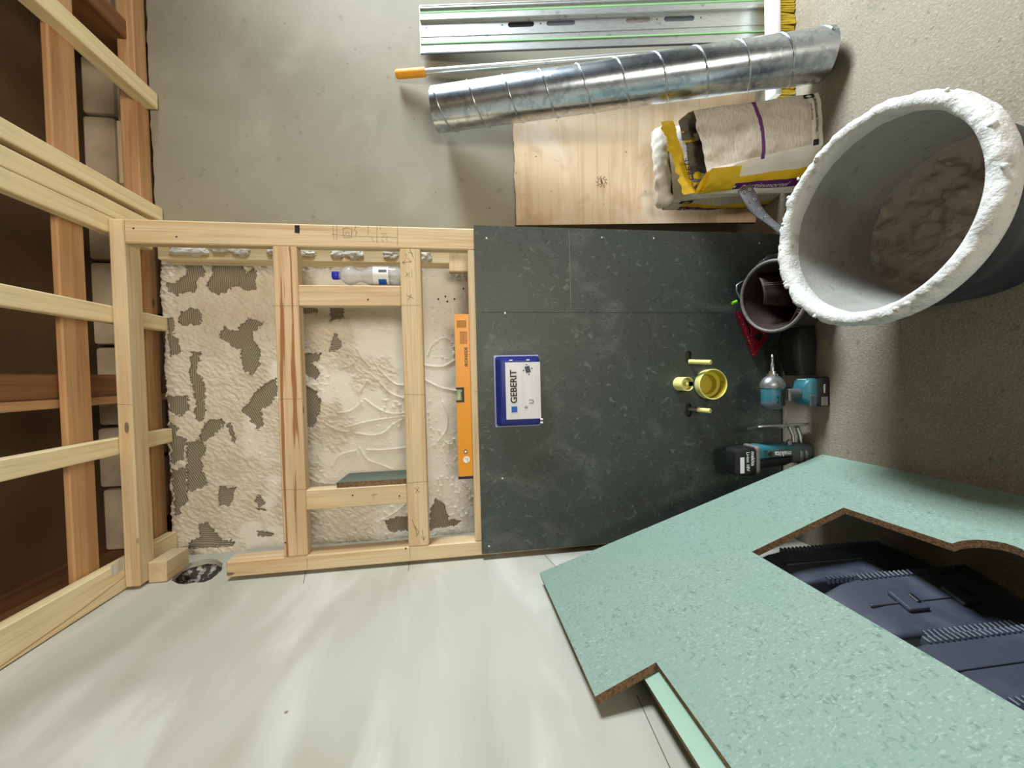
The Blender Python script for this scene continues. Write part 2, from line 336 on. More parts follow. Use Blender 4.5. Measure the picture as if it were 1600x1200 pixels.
# back wall inside the frame: old tile adhesive, real relief on a fine grid
def vnoise(X, Z, sx, sz, ang=0., seed=0, oct=4):
    c, s = cos(ang), sin(ang); U = (X*c+Z*s)*sx; V = (-X*s+Z*c)*sz; out = np.zeros_like(X); amp = 1.; tot = 0
    rg = np.random.default_rng(seed); tab = rg.random((256, 256))
    for o in range(oct):
        u = U*2**o+o*17.3; v = V*2**o+o*9.1; iu = np.floor(u).astype(int); iv = np.floor(v).astype(int); fu = u-iu; fv = v-iv
        fu = fu*fu*(3-2*fu); fv = fv*fv*(3-2*fv); g = lambda a, b: tab[a % 256, b % 256]
        out += amp*((g(iu, iv)*(1-fu)+g(iu+1, iv)*fu)*(1-fv) + (g(iu, iv+1)*(1-fu)+g(iu+1, iv+1)*fu)*fv); tot += amp; amp *= .5
    return out/tot
def wp(x, y): p = onY(x, y, YB-.004); return (p.x, p.z)
def inpoly(X, Z, poly):
    ins = np.zeros(X.shape, bool); n = len(poly)
    for i in range(n):
        x1, z1 = poly[i]; x2, z2 = poly[(i+1) % n]
        c = ((z1 > Z) != (z2 > Z)) & (X < (x2-x1)*(Z-z1)/((z2-z1) or 1e-9)+x1); ins ^= c
    return ins
def seg_dist(X, Z, a, b):
    dx, dz = b[0]-a[0], b[1]-a[1]; t = np.clip(((X-a[0])*dx+(Z-a[1])*dz)/(dx*dx+dz*dz+1e-12), 0, 1)
    return np.hypot(X-a[0]-t*dx, Z-a[1]-t*dz)
def smooth_poly(pl, k=6):
    out = []
    for i in range(len(pl)-1):
        p0 = pl[max(i-1, 0)]; p1 = pl[i]; p2 = pl[i+1]; p3 = pl[min(i+2, len(pl)-1)]
        for j in range(k):
            t = j/k; out.append(tuple(.5*((2*p1[c])+(-p0[c]+p2[c])*t+(2*p0[c]-5*p1[c]+4*p2[c]-p3[c])*t*t+(-p0[c]+3*p1[c]-3*p2[c]+p3[c])*t**3) for c in (0, 1)))
    return out+[pl[-1]]
PATCH = [  # notched bare patches (photo pixels) and ridge angle in the photo
 ([(290,409),(315,409),(322,425),(320,432),(311,433),(308,452),(303,459),(297,455),(285,458),(278,462),(270,458),(262,455),(258,447),(262,442),(275,444),(277,438),(285,432),(292,431)], 85),
 ([(336,409),(377,409),(381,430),(372,445),(358,452),(351,460),(340,460),(328,453),(322,445),(330,432)], 95),
 ([(377,412),(384,428),(398,418),(400,428),(395,440),(401,450),(388,455),(372,446)], 80),
 ([(282,486),(290,487),(302,482),(312,486),(316,502),(308,508),(282,508),(279,500)], 88),
 ([(352,510),(358,514),(372,517),(375,512),(386,497),(404,502),(413,504),(401,516),(393,519),(394,530),(404,545),(408,553),(404,572),(396,588),(384,580),(376,560),(375,545),(360,540),(342,524)], 118),
 ([(262,495),(272,496),(270,525),(280,528),(280,552),(265,556)], 88),
 ([(299,550),(312,550),(308,580),(318,600),(320,640),(316,660),(306,655),(303,610),(297,597)], 90),
 ([(262,620),(294,618),(294,640),(284,650),(264,640)], 90),
 ([(264,660),(278,668),(272,680),(290,684),(286,720),(270,725)], 86),
 ([(270,735),(290,732),(292,785),(282,792),(280,803),(272,804)], 70),
 ([(292,690),(315,688),(322,705),(314,718),(313,732),(325,756),(310,766),(293,768)], 60),
 ([(318,662),(332,656),(347,656),(340,676),(322,688),(312,690)], 75),
 ([(378,643),(400,612),(415,600),(432,590),(434,615),(420,632),(405,640),(412,660),(402,672),(388,650)], 65),
 ([(343,762),(368,760),(364,780),(358,789),(344,788)], 0),
 ([(354,665),(360,661),(368,685),(364,692)], 62), ([(346,655),(352,660),(346,670)], 60),
 ([(310,818),(325,818),(336,830),(345,842),(367,848),(365,853),(295,858),(300,845),(312,838)], 5),
 ([(397,782),(406,774),(415,785),(408,792)], 40), ([(400,829),(412,832),(426,834),(424,840),(402,838)], 10), ([(396,792),(414,797),(410,800)], 20),
 ([(472,553),(504,552),(488,570),(500,584),(492,594),(472,580)], 120), ([(472,602),(494,610),(502,632),(497,648),(488,668),(472,664)], 120),
 ([(522,518),(535,540),(520,552),(513,550)], 8), ([(472,478),(494,480),(494,488),(472,490)], 90), ([(514,480),(538,481),(537,498),(518,501)], 70),
 ([(672,795),(680,780),(692,788),(702,812),(720,812),(716,820),(672,828)], 80), ([(600,812),(640,806),(640,828),(612,832)], 85),
]
ARCS = [[(582,562),(600,585),(618,600),(634,602)], [(594,598),(610,614),(632,623)], [(570,624),(590,638),(610,646),(634,645)], [(508,662),(525,671),(544,674),(556,668)], [(553,676),(580,680),(600,676),(615,663),(634,652)],
 [(573,703),(600,703),(636,699)], [(562,700),(574,718),(592,725),(613,733)], [(558,545),(566,560),(578,572)], [(532,576),(550,570),(560,555)], [(527,645),(548,642),(566,628)], [(540,668),(580,658),(632,650)],
 [(555,510),(580,512),(610,517)], [(660,570),(690,573),(712,562)], [(668,556),(676,538),(692,528),(704,532)], [(660,592),(690,606),(722,612)], [(684,690),(697,672),(699,650),(692,628)], [(480,745),(500,754),(525,756)],
 [(566,636),(562,615),(574,595)], [(520,730),(530,712),(556,704)], [(596,812),(618,800),(632,788)], [(600,811),(632,812)], [(380,520),(404,518)], [(394,495),(394,560)], [(322,665),(330,640)], [(292,692),(315,690)], [(292,690),(292,770)], [(264,648),(286,648)], [(300,602),(318,602)], [(343,760),(343,790)], [(293,768),(318,766)]]
gx0, gx1, gz0, gz1, st = XL-.02, .62, 1.16, 2.474, .0031
nx, nzv = int((gx1-gx0)/st)+1, int((gz1-gz0)/st)+1
X, Z = np.meshgrid(np.linspace(gx0, gx1, nx), np.linspace(gz0, gz1, nzv))
jx = (vnoise(X, Z, 45, 45, 0, 3)-.5)*.016 + (vnoise(X, Z, 160, 160, 0, 13, 2)-.5)*.014; jz = (vnoise(X, Z, 45, 45, 0, 4)-.5)*.016 + (vnoise(X, Z, 160, 160, 0, 14, 2)-.5)*.014
mask = np.zeros_like(X); phase = np.zeros_like(X)
for pl, ang in PATCH:
    w = [wp(*p) for p in pl]; ins = inpoly(X+jx, Z+jz, w); mask[ins] = 1
    a = radians(ang)   # ridge lines run along photo direction (cos a, sin a) -> wall (dx=-dy_img, dz=-dx_img); phase grows across them
    dxw, dzw = -sin(a), -cos(a); ph = (X*(-dzw)+Z*dxw) + .006*vnoise(X, Z, 14, 14, 0, int(ang)+11)
    phase[ins] = ph[ins]
arc = np.zeros_like(X)
for pl in ARCS:
    pts = smooth_poly([wp(*p) for p in pl]); d = np.full(X.shape, 9.)
    for a, b in zip(pts[:-1], pts[1:]): d = np.minimum(d, seg_dist(X, Z, a, b))
    arc = np.maximum(arc, np.exp(-(d/.0027)**2)*(.55+.6*vnoise(X, Z, 25, 25, 0, 8)))
PXv = np.clip((2.46-Z)/1.2, 0, 1)      # 0 top .. 1 at the dark board
swirl_lit = np.clip((vnoise(X, Z, 6, 6, 0, 21)-.47)*9 + (PXv-.50)*6.5, 0, 1)
roughn = vnoise(X, Z, 150, 55, radians(-35), 5, 3)-.5; lump = vnoise(X, Z, 130, 110, 0, 6, 3)-.5; broad = vnoise(X, Z, 9, 9, 0, 9, 3)-.5
h = .004*broad + (1-swirl_lit)*(.0075*roughn + .0075*np.clip(lump, -.05, .5)) + swirl_lit*.0022*(vnoise(X, Z, 30, 10, radians(40), 12, 2)-.5) + .0062*arc
h += .012*np.clip(vnoise(X, Z, 95, 95, 0, 31, 3)-.64, 0, 1)*3*swirl_lit*np.clip(vnoise(X, Z, 8, 8, 0, 33, 2)*5-2.2, 0, 1)
h = h*(1-mask*.85) - .0032*mask
edge = np.clip((Z-(2.456+.012*(vnoise(X, Z, 22, 22, 0, 44)-.5)*2))/.004, 0, 1); h -= edge*.06
me = bpy.data.meshes.new('wall_back_adhesive')
co = np.stack([X, YB-.004-h, Z], -1).reshape(-1, 3)
ii = np.arange(nx*nzv).reshape(nzv, nx); quads = np.stack([ii[:-1, :-1], ii[:-1, 1:], ii[1:, 1:], ii[1:, :-1]], -1).reshape(-1, 4)
me.vertices.add(len(co)); me.vertices.foreach_set('co', co.astype(np.float32).ravel())
me.loops.add(quads.size); me.loops.foreach_set('vertex_index', quads.astype(np.int32).ravel())
me.polygons.add(len(quads)); me.polygons.foreach_set('loop_start', np.arange(0, quads.size, 4, dtype=np.int32)); me.update(calc_edges=True)
for nm, arr in (('bare', mask), ('ridge', phase), ('swirl_lit', swirl_lit)):
    at = me.attributes.new(nm, 'FLOAT', 'POINT'); at.data.foreach_set('value', arr.astype(np.float32).ravel())
ma = mat('tile_adhesive', (214, 206, 189), .8, layers=[('noise', 9, .42, .68, (194, 182, 160), .6), ('noise', (60, 60, 60), .60, .70, (176, 164, 142), .4)], bump=[(120, .35, 5)], spec=.25)
nt = ma.node_tree; N = nt.nodes; L = nt.links; bs = N['Principled BSDF']
def attr(nm): a = N.new('ShaderNodeAttribute'); a.attribute_name = nm; return a.outputs['Fac']
def mth(op, a, b=None):
    n = N.new('ShaderNodeMath'); n.operation = op
    for i, v in enumerate((a, b)):
        if v is None: continue
        if isinstance(v, (int, float)): n.inputs[i].default_value = v
        else: L.new(v, n.inputs[i])
    return n.outputs[0]
rid = mth('SINE', mth('MULTIPLY', attr('ridge'), 2*pi/.0074)); ridm = mth('MULTIPLY', mth('ADD', mth('MULTIPLY', rid, .5), .5), attr('bare'))
src = bs.inputs['Base Color'].links[0].from_socket
m0 = N.new('ShaderNodeMix'); m0.data_type = 'RGBA'; L.new(attr('swirl_lit'), m0.inputs[0]); L.new(src, m0.inputs[6]); m0.inputs[7].default_value = lin((229, 224, 213))  # smooth trowelled zone, whitened further to paint in window light lower down
m1 = N.new('ShaderNodeMix'); m1.data_type = 'RGBA'; L.new(attr('bare'), m1.inputs[0]); L.new(m0.outputs[2], m1.inputs[6]); m1.inputs[7].default_value = lin((168, 158, 136))
m2 = N.new('ShaderNodeMix'); m2.data_type = 'RGBA'; L.new(mth('MULTIPLY', ridm, .75), m2.inputs[0]); L.new(m1.outputs[2], m2.inputs[6]); m2.inputs[7].default_value = lin((100, 91, 75)); L.new(m2.outputs[2], bs.inputs['Base Color'])
bp = N.new('ShaderNodeBump'); bp.inputs['Strength'].default_value = .8; bp.inputs['Distance'].default_value = .003; bp.invert = True
L.new(ridm, bp.inputs['Height']); L.new(bs.inputs['Normal'].links[0].from_socket, bp.inputs['Normal']); L.new(bp.outputs[0], bs.inputs['Normal'])
wa = tag(obj('wall_back_adhesive', me, ma, None, True), 'white tile adhesive with trowel swirls and notched grey patches inside the timber frame', None, kind='structure')
for x, y in ((685, 467), (696, 463), (699, 471), (710, 467), (724, 451)): obj('drill_hole', T([onY(x, y, YB-.012), onY(x, y, YB-.003)], .0034, 8), M['dark'], wa)

# ------------------------------------------------------------------ ceiling timbers
def timber(name, lo, hi, m, label, cat, group=None, bev=.003): return tag(obj(name, B(lo, hi, bev), m), label, cat, group)
ZB = 2.438; G = 'pale ceiling battens'
timber('ceiling_batten', (.202, YF+.1, ZB), (.257, 1.715, ZB+.036), M['paleY'], 'single pale ceiling batten next below the doubled pair in the photo', 'batten', G)
timber('ceiling_batten', (-.232, YF+.1, ZB), (-.177, 1.715, ZB+.036), M['paleY'], 'single pale ceiling batten next above the wide batten on the plastered left wall', 'batten', G)
timber('ceiling_batten', (.624, YF+.1, ZB), (.676, 1.715, ZB+.036), M['paleY'], 'pale ceiling batten next above the doubled pair, reaching the grey wall', 'batten', G)
timber('ceiling_batten', (.5525, YF+.1, ZB), (.606, 1.655, ZB+.036), M['paleY'], 'upper batten of the doubled pair ending over the frame corner', 'batten', G)
timber('ceiling_batten', (.496, YF+.1, ZB), (.5505, 1.655, ZB+.036), M['paleY'], 'lower batten of the doubled pair ending over the frame corner', 'batten', G)
timber('ceiling_batten', (1.053, YF+.1, ZB), (1.113, 1.715, ZB+.05), M['paleY'], 'steep pale ceiling batten crossing the top left corner of the photo', 'batten', G)
wl2 = timber('wall_ledger', (-.683, YF+.1, ZB), (-.585, 1.715, ZB+.036), M['paleY'], 'wide pale ledger batten along the top of the left wall with a paper sticker', 'batten')
a, b, c, d = [onZ(x, y, ZB-.0006) for x, y in ((173, 884), (196, 869), (197, 884), (176, 903))]
bm = bm_new(); bm.faces.new([bm.verts.new(p) for p in (a, b, c, d)]); obj('sticker', bm, M['sticker'], wl2)
bm = bm_new(); ribbon(bm, [onZ(x, y, ZB-.0004) for x, y in ((0, 1042), (60, 1000), (120, 958), (194, 902))], .003, (0, 0, 1)); obj('split_line', bm, M['oldY'], wl2)
# old timbers above the battens
timber('ceiling_plank', (-.80, 1.341, 2.478), (2.4, 1.427, 2.498), M['oldX'], 'wide orange plank running across above the pale battens', 'plank', None, .004)
timber('wall_plate', (XL+.02, 1.664, 2.478), (2.4, 1.727, 2.535), M['oldX'], 'orange wall plate lying along the top of the back wall', 'beam', None, .004)
timber('rafter', (-.038, YF+.1, 2.5), (.034, 1.84, 2.62), M['brownY'], 'dark brown rafter in the middle of the open ceiling', 'rafter', None, .004)
timber('rafter_lath', (-.067, YF+.1, 2.502), (-.040, 1.84, 2.53), M['oldY'], 'thin orange lath fixed beside the middle rafter', 'lath', None, .003)
timber('rafter', (1.272, YF+.1, 2.5), (1.345, 1.84, 2.66), M['brownY'], 'dark brown rafter in the top left corner of the photo', 'rafter', None, .004)
timber('rafter', (-.70, YF+.1, 2.5), (-.62, 1.84, 2.58), M['brownY'], 'reddish brown rafter above the plastered left wall', 'rafter', None, .004)
timber('packing_strip', (.778, 1.735, 2.535), (1.017, 1.765, 2.60), M['paleX'], 'short pale packing strip standing on the wall plate', 'timber', None)

# ------------------------------------------------------------------ stud frame in front of the back wall
FY = 1.46
fr = thing('timber_frame', (-.06, FY+.04, 0), 'pale pine stud frame with rails, post and pencil marks', 'stud frame')
obj('top_plate', B((-.676, FY, 2.392), (.540, FY+.070, 2.4365), .004), M['pineX'], fr)
obj('post', B((.462, FY, .02), (.5395, FY+.045, 2.391), .004), M['pineZ'], fr)
obj('side_plate', B((-.672, FY, .02), (-.6175, FY+.070, 2.128), .004), M['pineZ'], fr)
obj('rail', B((-.617, FY, 1.864), (.4615, FY+.045, 1.942), .003), M['pine_streak'], fr, None, 'pine rail with a dark resin streak')
obj('rail', B((-.617, FY, 1.445), (.4615, FY+.045, 1.518), .003), M['pineX'], fr)
obj('sill_rail', B((-.617, FY, 1.205), (.4615, FY+.070, 1.276), .003), M['pineX'], fr)
obj('stud', B((.257, FY, 1.5185), (.329, FY+.045, 1.8635), .003), M['pineZ'], fr)
obj('stud', B((-.457, FY, 1.5185), (-.387, FY+.045, 1.8635), .003), M['pineZ'], fr)
obj('stub_block', B((-.683, FY+.035, 2.334), (-.612, FY+.150, 2.3912), .002), [M['pineY']], fr, None, 'short sawn block under the top plate')
def mark(*pls, w=.0016, Y=FY-.0006, parent=None):
    for pl in pls: obj('pencil_mark', ribbon(bm_new(), [onY(x, y, Y) for x, y in pl], w*.72, (0, -1, 0)), M['pencil'], parent or fr)
mark([(526, 351), (526, 375)], [(520, 352), (522, 375)]); mark([(536, 357), (543, 356), (550, 358), (549, 371), (537, 371), (536, 357)], w=.0022)
mark([(540, 363), (545, 363), (546, 368), (541, 368), (540, 363)], [(518, 366), (552, 369), (620, 371)]); mark([(556, 353), (554, 360), (558, 363), (555, 368)], w=.002)
mark([(575, 353), (575, 368)], [(589, 353), (589, 380)], [(594, 353), (594, 360)]); mark([(621, 354), (621, 383)])
mark([(579, 371), (583, 371), (581, 375), (584, 376)], [(595, 365), (605, 364), (596, 371), (606, 370)], [(596, 374), (599, 378)], [(603, 373), (606, 377)])
mark([(640, 388), (646, 403)], [(638, 394), (645, 396)], w=.0022); mark([(632, 399), (636, 396), (634, 404), (639, 404)]); mark([(629, 410), (643, 409)], [(629, 410), (633, 407)], [(629, 410), (633, 413)], [(643, 409), (639, 406)], w=.002)
mark([(634, 425), (639, 433)], [(633, 432), (640, 426)]); mark([(643, 421), (644, 434)]); mark([(635, 461), (646, 466)], [(643, 460), (637, 469)], w=.002)
mark([(627, 477), (657, 477)]); mark([(425, 478), (465, 478)]); mark([(632, 616), (664, 617)]); mark([(436, 624), (472, 623)]); mark([(636, 755), (670, 752)]); mark([(441, 765), (480, 765)])
mark([(648, 762), (656, 770)], [(655, 761), (649, 771)], w=.002); mark([(644, 812), (652, 836)], [(648, 822), (655, 832), (650, 838)], [(660, 828), (662, 844), (658, 838)], [(662, 844), (665, 838)], w=.0022)
mark([(183, 632), (206, 632)]); mark([(480, 873), (480, 888)], [(640, 853), (641, 872)]); mark([(584, 771), (584, 780)], [(580, 774), (590, 772)]); mark([(741, 612), (750, 612)])
for x, y in ((209, 357), (276, 370), (575, 468), (551, 774), (624, 775), (634, 857), (446, 848)): obj('screw_hole', T([onY(x, y, FY-.0008), onY(x, y, FY+.002)], .003, 8), M['dark'], fr)
bm = bm_new(); ribbon(bm, [onY(464, 352, FY-.0007), onY(464.5, 358, FY-.0007), onY(464, 364, FY-.0007)], .016, (0, -1, 0)); obj('burn_stamp', bm, M['ink'], fr)

# batten standing behind the frame on the back wall, with gypsum blobs
bb = thing('wall_batten', (.48, 1.66, 1.2), 'pale upright batten behind the frame post, spotted with gypsum blobs', 'batten')
obj('batten_body', B((.455, 1.62, 1.18), (.508, 1.70, 2.402), .003), M['paleZ'], bb)
obj('cross_block', B((.412, 1.575, 1.268), (.515, 1.619, 1.345), .003), M['pineX'], bb)
for k, (x, y, rx, ry) in enumerate(((285, 392, 20, 6), (309, 393, 12, 7), (343, 389, 12, 5), (376, 392, 11, 8), (424, 392, 6, 6), (481, 396, 11, 5), (527, 396, 9, 7), (553, 396, 13, 8), (609, 396, 11, 8), (664, 399, 9, 9))):
    bm = bm_new(); bmesh.ops.create_icosphere(bm, subdivisions=4, radius=1)
    c = onY(x, y, 1.619); s = 1.62/615
    for v in bm.verts:
        n = 1 + .38*mnoise.fractal(v.co*1.6+Vector((k*5.1, 0, 0)), 1.2, 2., 3); q = v.co*n
        v.co = c + Vector((q.y*ry*s, min(q.z, .05)*.007 if q.z > 0 else q.z*.007, q.x*rx*s))
    obj('plaster_blob', bm, M['gyp'], bb, 35)
# ------------------------------------------------------------------ dark board over the lower half of the frame
BY = 1.444
def bw(x, y): p = onY(x, y, BY); return (p.x, p.z)
def bwx(x, y): return bw(x, y)
s1 = bw(1076, 558); s2 = bw(1076, 641); fl = bw(1063, 600); wa_ = bw(1107, 600)
db = thing('dark_board', (-.06, BY, .012), 'large dark green chipboard panel screwed to the lower half of the frame', 'board')
mxD = frame((0, BY, 0), (1, 0, 0), (0, 0, 1))
me = plate([(-.663, .012), (.545, .012), (.5455, 1.252), (-.6605, 1.252)], [slot(s1[0], s1[1], .050, .026), slot(s2[0], s2[1], .056, .026), circ(fl[0], fl[1], .030), circ(wa_[0], wa_[1], .064, 32)], .0142, mxD)
edge_slot(me, (0, 1, 0)); obj('panel', me, [M['darkboard'], M['darkedge']], db)
for x, y in ((789, 489), (940, 371), (1021, 372), (785, 747), (764, 853), (1186, 380), (760, 372)):
    c = onY(x, y, BY-.0012); bm = bm_new(); lathe(bm, [(0, 0), (.0028, .0002), (.0036, .0012)], frame(c, (1, 0, 0), (0, 0, 1)), 10); obj('screw_head', bm, M['screw'], db)
bm = bm_new(); ribbon(bm, [onY(x, y, BY-.0006) for x, y in ((752, 488), (900, 488), (1130, 489))], .0016, (0, -1, 0)); obj('pencil_mark', bm, M['ink'], db)
bm = bm_new(); ribbon(bm, [onY(x, y, BY-.0006) for x, y in ((889, 358), (891, 420), (892, 480))], .0022, (0, -1, 0)); obj('scratch', bm, M['trim'], db)

# blue protection box of the cistern, with its label
bx0, bx1, bz0, bz1, bd = -.182, .062, 1.030, 1.181, .052
pb = thing('cistern_box', ((bx0+bx1)/2, BY, bz0), 'blue plastic box with silver brand label sticking out of the dark board', 'box')
mxT = lambda x, z, y: frame((x, y, z), (1, 0, 0), (0, 0, 1))
bm = bm_new(); rings = []
for yy, g in ((BY, .006), (BY-.006, .006), (BY-.008, 0), (BY-.040, -.001), (BY-.047, -.004), (BY-.05, -.010)):
    rings.append([Vector((x, yy, z)) for x, z in rrect(bx0-g, bz0-g, bx1+g, bz1+g, .010)])
grid(bm, rings, True, False, True); obj('body', bm, M['blue'], pb, 35)
lab = obj('label_sheet', B((bx0+.022, BY-.0515, bz0-.001), (bx1-.018, BY-.0498, bz1-.025), .0005), M['label'], pb)
ly = BY-.0522
obj('lettering', text('GEBERIT', .0325, mxT(-.0427, bz1-.0545, ly), .0003, .020, space=.98), M['ink'], lab)
obj('logo_square', B((-.1345, ly-.0003, bz1-.065), (-.1135, ly+.0003, bz1-.044), 0), M['bluelogo'], lab)
c = Vector((.018, ly, bz1-.106)); mm = frame(c, (.94, 0, .22), (0, 0, 1))
me = plate([(-.012, -.009), (.012, -.009), (.012, .009), (-.012, .009)], [], .0004, mm); obj('pictogram', me, M['rubber'], lab)
for dx, dz in ((0, .0155), (0, -.0155), (.018, 0), (-.018, 0)):
    q = mm @ Vector((dx, dz, .0002)); obj('arrow_mark', plate([(q.x-.003, q.z), (q.x, q.z-.003), (q.x+.003, q.z), (q.x, q.z+.003)], [], .0003, frame((0, ly-.0003, 0), (1, 0, 0), (0, 0, 1))), M['ink'], lab)
obj('pictogram', text('B', .017, mxT(-.118, bz1-.098, ly), .0002), M['rubber'], lab); obj('pictogram', text('U', .024, mxT(-.098, bz1-.118, ly), .0002), M['rubber'], lab)
for z in (bz1-.046, bz1-.108):
    obj('tab_slot', B((bx1-.012, BY-.0515, z-.006), (bx1-.008, BY-.049, z+.006), .0004), M['white'], pb)
bm = bm_new()
for k in range(10):
    x = bx0+.03+k*.017; box(bm, (x, BY-.047, bz1-.012), (x+.001, BY-.0455, bz1-.004), 0)
o = obj('edge_ticks', bm, M['white'], pb); o['kind'] = 'stuff'
for x in (bx0+.004, bx0+.016): obj('clip', B((x, BY-.055, bz0-.007), (x+.006, BY-.047, bz0+.003), .001), M['white'], pb)
obj('flange', B((bx0-.010, BY-.004, bz0-.006), (bx1+.010, BY-.0003, bz1+.011), .0015), M['flange'], pb)

# pipe stubs and threaded rod sleeves
mz = lambda x, z: frame((x, BY+.06, z), (1, 0, 0), (0, 0, 1))   # local z points to the camera (-Y)
wx, wz = onY(1115, 600.5, 1.408).x, onY(1115, 600.5, 1.408).z
wp_ = thing('waste_pipe_cap', (wx, 1.45, wz-.06), 'wide pale yellow waste pipe cap, larger of the two round stubs', 'pipe')
bm = bm_new(); lathe(bm, [(.0545, 0), (.0545, .055), (.0585, .058), (.0600, .094), (.0580, .0965), (.0555, .094)], mz(wx, wz), 48); obj('cap_rim', bm, M['yellowpipe'], wp_, 40)
bm = bm_new(); lathe(bm, [(.0555, .094), (.0550, .060), (.0400, .058), (.0395, .030), (0, .029)], mz(wx, wz), 48); obj('cap_inside', bm, M['yellowpipe_in'], wp_, 40)
bm = bm_new(); lathe(bm, [(.055, .03), (.0610, .03), (.0610, .0625), (.055, .0625)], mz(wx+.003, wz+.001), 40); obj('rubber_ring', bm, M['rubber'], wp_, 40)
fx, fz = onY(1073, 600, 1.392).x, onY(1073, 600, 1.392).z
fp = thing('flush_pipe_cap', (fx, 1.45, fz-.03), 'small pale yellow flush pipe cap with a centre pin', 'pipe')
bm = bm_new(); lathe(bm, [(.0265, 0), (.0265, .118), (.0255, .1195), (.0235, .118), (.0235, .092), (0, .091)], mz(fx, fz), 36)
for v in bm.verts:
    if v.co.z < fz-.021: v.co.z = fz-.021
obj('sleeve', bm, M['yellowpipe'], fp, 40)
bm = bm_new(); lathe(bm, [(.016, .090), (.016, .098), (.007, .099), (.0065, .116), (.004, .119), (0, .1195)], mz(fx, fz), 20); obj('pin', bm, M['yellowpipe'], fp, 40)
for (bxp, tip, lab_, half) in (((1077, 565), (1111, 566), 'thin yellow rod sleeve nearer the tool pouch', False), ((1077, 639), (1110, 642), 'thin yellow rod sleeve nearer the bottom of the photo, grey at its root', True)):
    a = onY(*bxp, BY-.002); b = onY(*tip, 1.368); d = (b-a).normalized()
    t = thing('rod_sleeve', onY(*bxp, BY), lab_, 'rod', 'rod sleeves beside the pipe caps')
    q = a+(b-a)*(.42 if half else .0)
    if half: obj('bare_rod', T([a, q], .0065, 14), M['trim'], t, 40)
    mm = frame(q, d.orthogonal(), d.cross(d.orthogonal())); mm = Matrix.Translation(q) @ d.to_track_quat('Z', 'Y').to_matrix().to_4x4(); ln = (b-q).length
    bm = bm_new(); lathe(bm, [(0, 0), (.0088, 0), (.0088, ln), (.0056, ln), (.0056, ln-.015), (0, ln-.015)], mm, 18); obj('sleeve', bm, M['yellowpipe'], t, 40)

# spirit level standing on the sill rail
LY = 1.478; lx0, lx1, lz0, lz1 = -.386, .230, 1.2765, 1.331
sl = thing('spirit_level', (-.08, LY+.012, lz0), 'orange spirit level standing on the sill rail behind the dark board', 'level')
cxl = onY(718, 617, LY).x
out = [(lx0+.010, lz0), (lx1, lz0), (lx1, lz1), (cxl+.024, lz1), (cxl+.024, lz1-.020), (cxl+.019, lz1-.025), (cxl-.019, lz1-.025), (cxl-.024, lz1-.020), (cxl-.024, lz1), (lx0+.010, lz1)]
vc = onY(729, 718, LY); pc = onY(727.5, 705.5, LY)
me = plate(out, [circ(vc.x, vc.z, .0125, 24)], .024, frame((0, LY, 0), (1, 0, 0), (0, 0, 1))); obj('body', me, M['orange'], sl)
obj('end_cap', B((lx0, LY-.001, lz0), (lx0+.0105, LY+.025, lz1+.001), .001), M['black'], sl)
bm = bm_new()
for lo, hi in (((cxl-.028, lz1-.029), (cxl-.020, lz1+.001)), ((cxl+.020, lz1-.029), (cxl+.028, lz1+.001)), ((cxl-.021, lz1-.029), (cxl+.021, lz1-.021))): box(bm, (lo[0], LY-.001, lo[1]), (hi[0], LY+.022, hi[1]), .001)
obj('vial_holder', bm, M['black'], sl); obj('vial', T([(cxl-.021, LY+.010, lz1-.010), (cxl+.021, LY+.010, lz1-.010)], .008, 14), M['vial'], sl, 40)
bm = bm_new(); lathe(bm, [(.0126, -.004), (.0126, .001), (.009, .0012), (0, -.002)], mxT(vc.x, vc.z, LY), 24); r = obj('round_vial', bm, M['white'], sl, 40)
obj('vial_line', T([(vc.x-.008, LY-.0012, vc.z-.003), (vc.x+.003, LY-.0012, vc.z-.003)], .0022, 8), M['vial'], r)
bm = bm_new(); lathe(bm, [(.0072, 0), (.0072, .0012), (.0045, .0014)], mxT(pc.x, pc.z, LY), 18); obj('hang_eye', bm, M['darkstrip'], sl, 40)
bm = bm_new(); lathe(bm, [(.0045, .0014), (0, .0012)], mxT(pc.x, pc.z, LY), 18); obj('hang_eye_centre', bm, M['white'], sl)
obj('lettering', text('IRONSIDE', .0165, mxT(.0716, 1.2905, LY-.0004), .0003, .010), M['ink'], sl)
M['fadedink'] = mat('faded_print', (150, 98, 20), .6)
obj('barcode', plate([(.180, 1.288), (.206, 1.288), (.206, 1.322), (.180, 1.322)], [[(x, 1.291), (x+.0012, 1.291), (x+.0012, 1.320), (x, 1.320)] for x in np.arange(.1825, .2035, .0032)], .0003, frame((0, LY-.0002, 0), (1, 0, 0), (0, 0, 1))), M['fadedink'], sl)
obj('data_panel', plate([(.120, 1.286), (.165, 1.286), (.165, 1.312), (.120, 1.312)], [[(x, 1.288+k*.012), (x+.0025, 1.288+k*.012), (x+.0025, 1.298+k*.012), (x, 1.298+k*.012)] for x in np.arange(.123, .161, .005) for k in (0, 1)], .0003, frame((0, LY-.0002, 0), (1, 0, 0), (0, 0, 1))), M['fadedink'], sl)

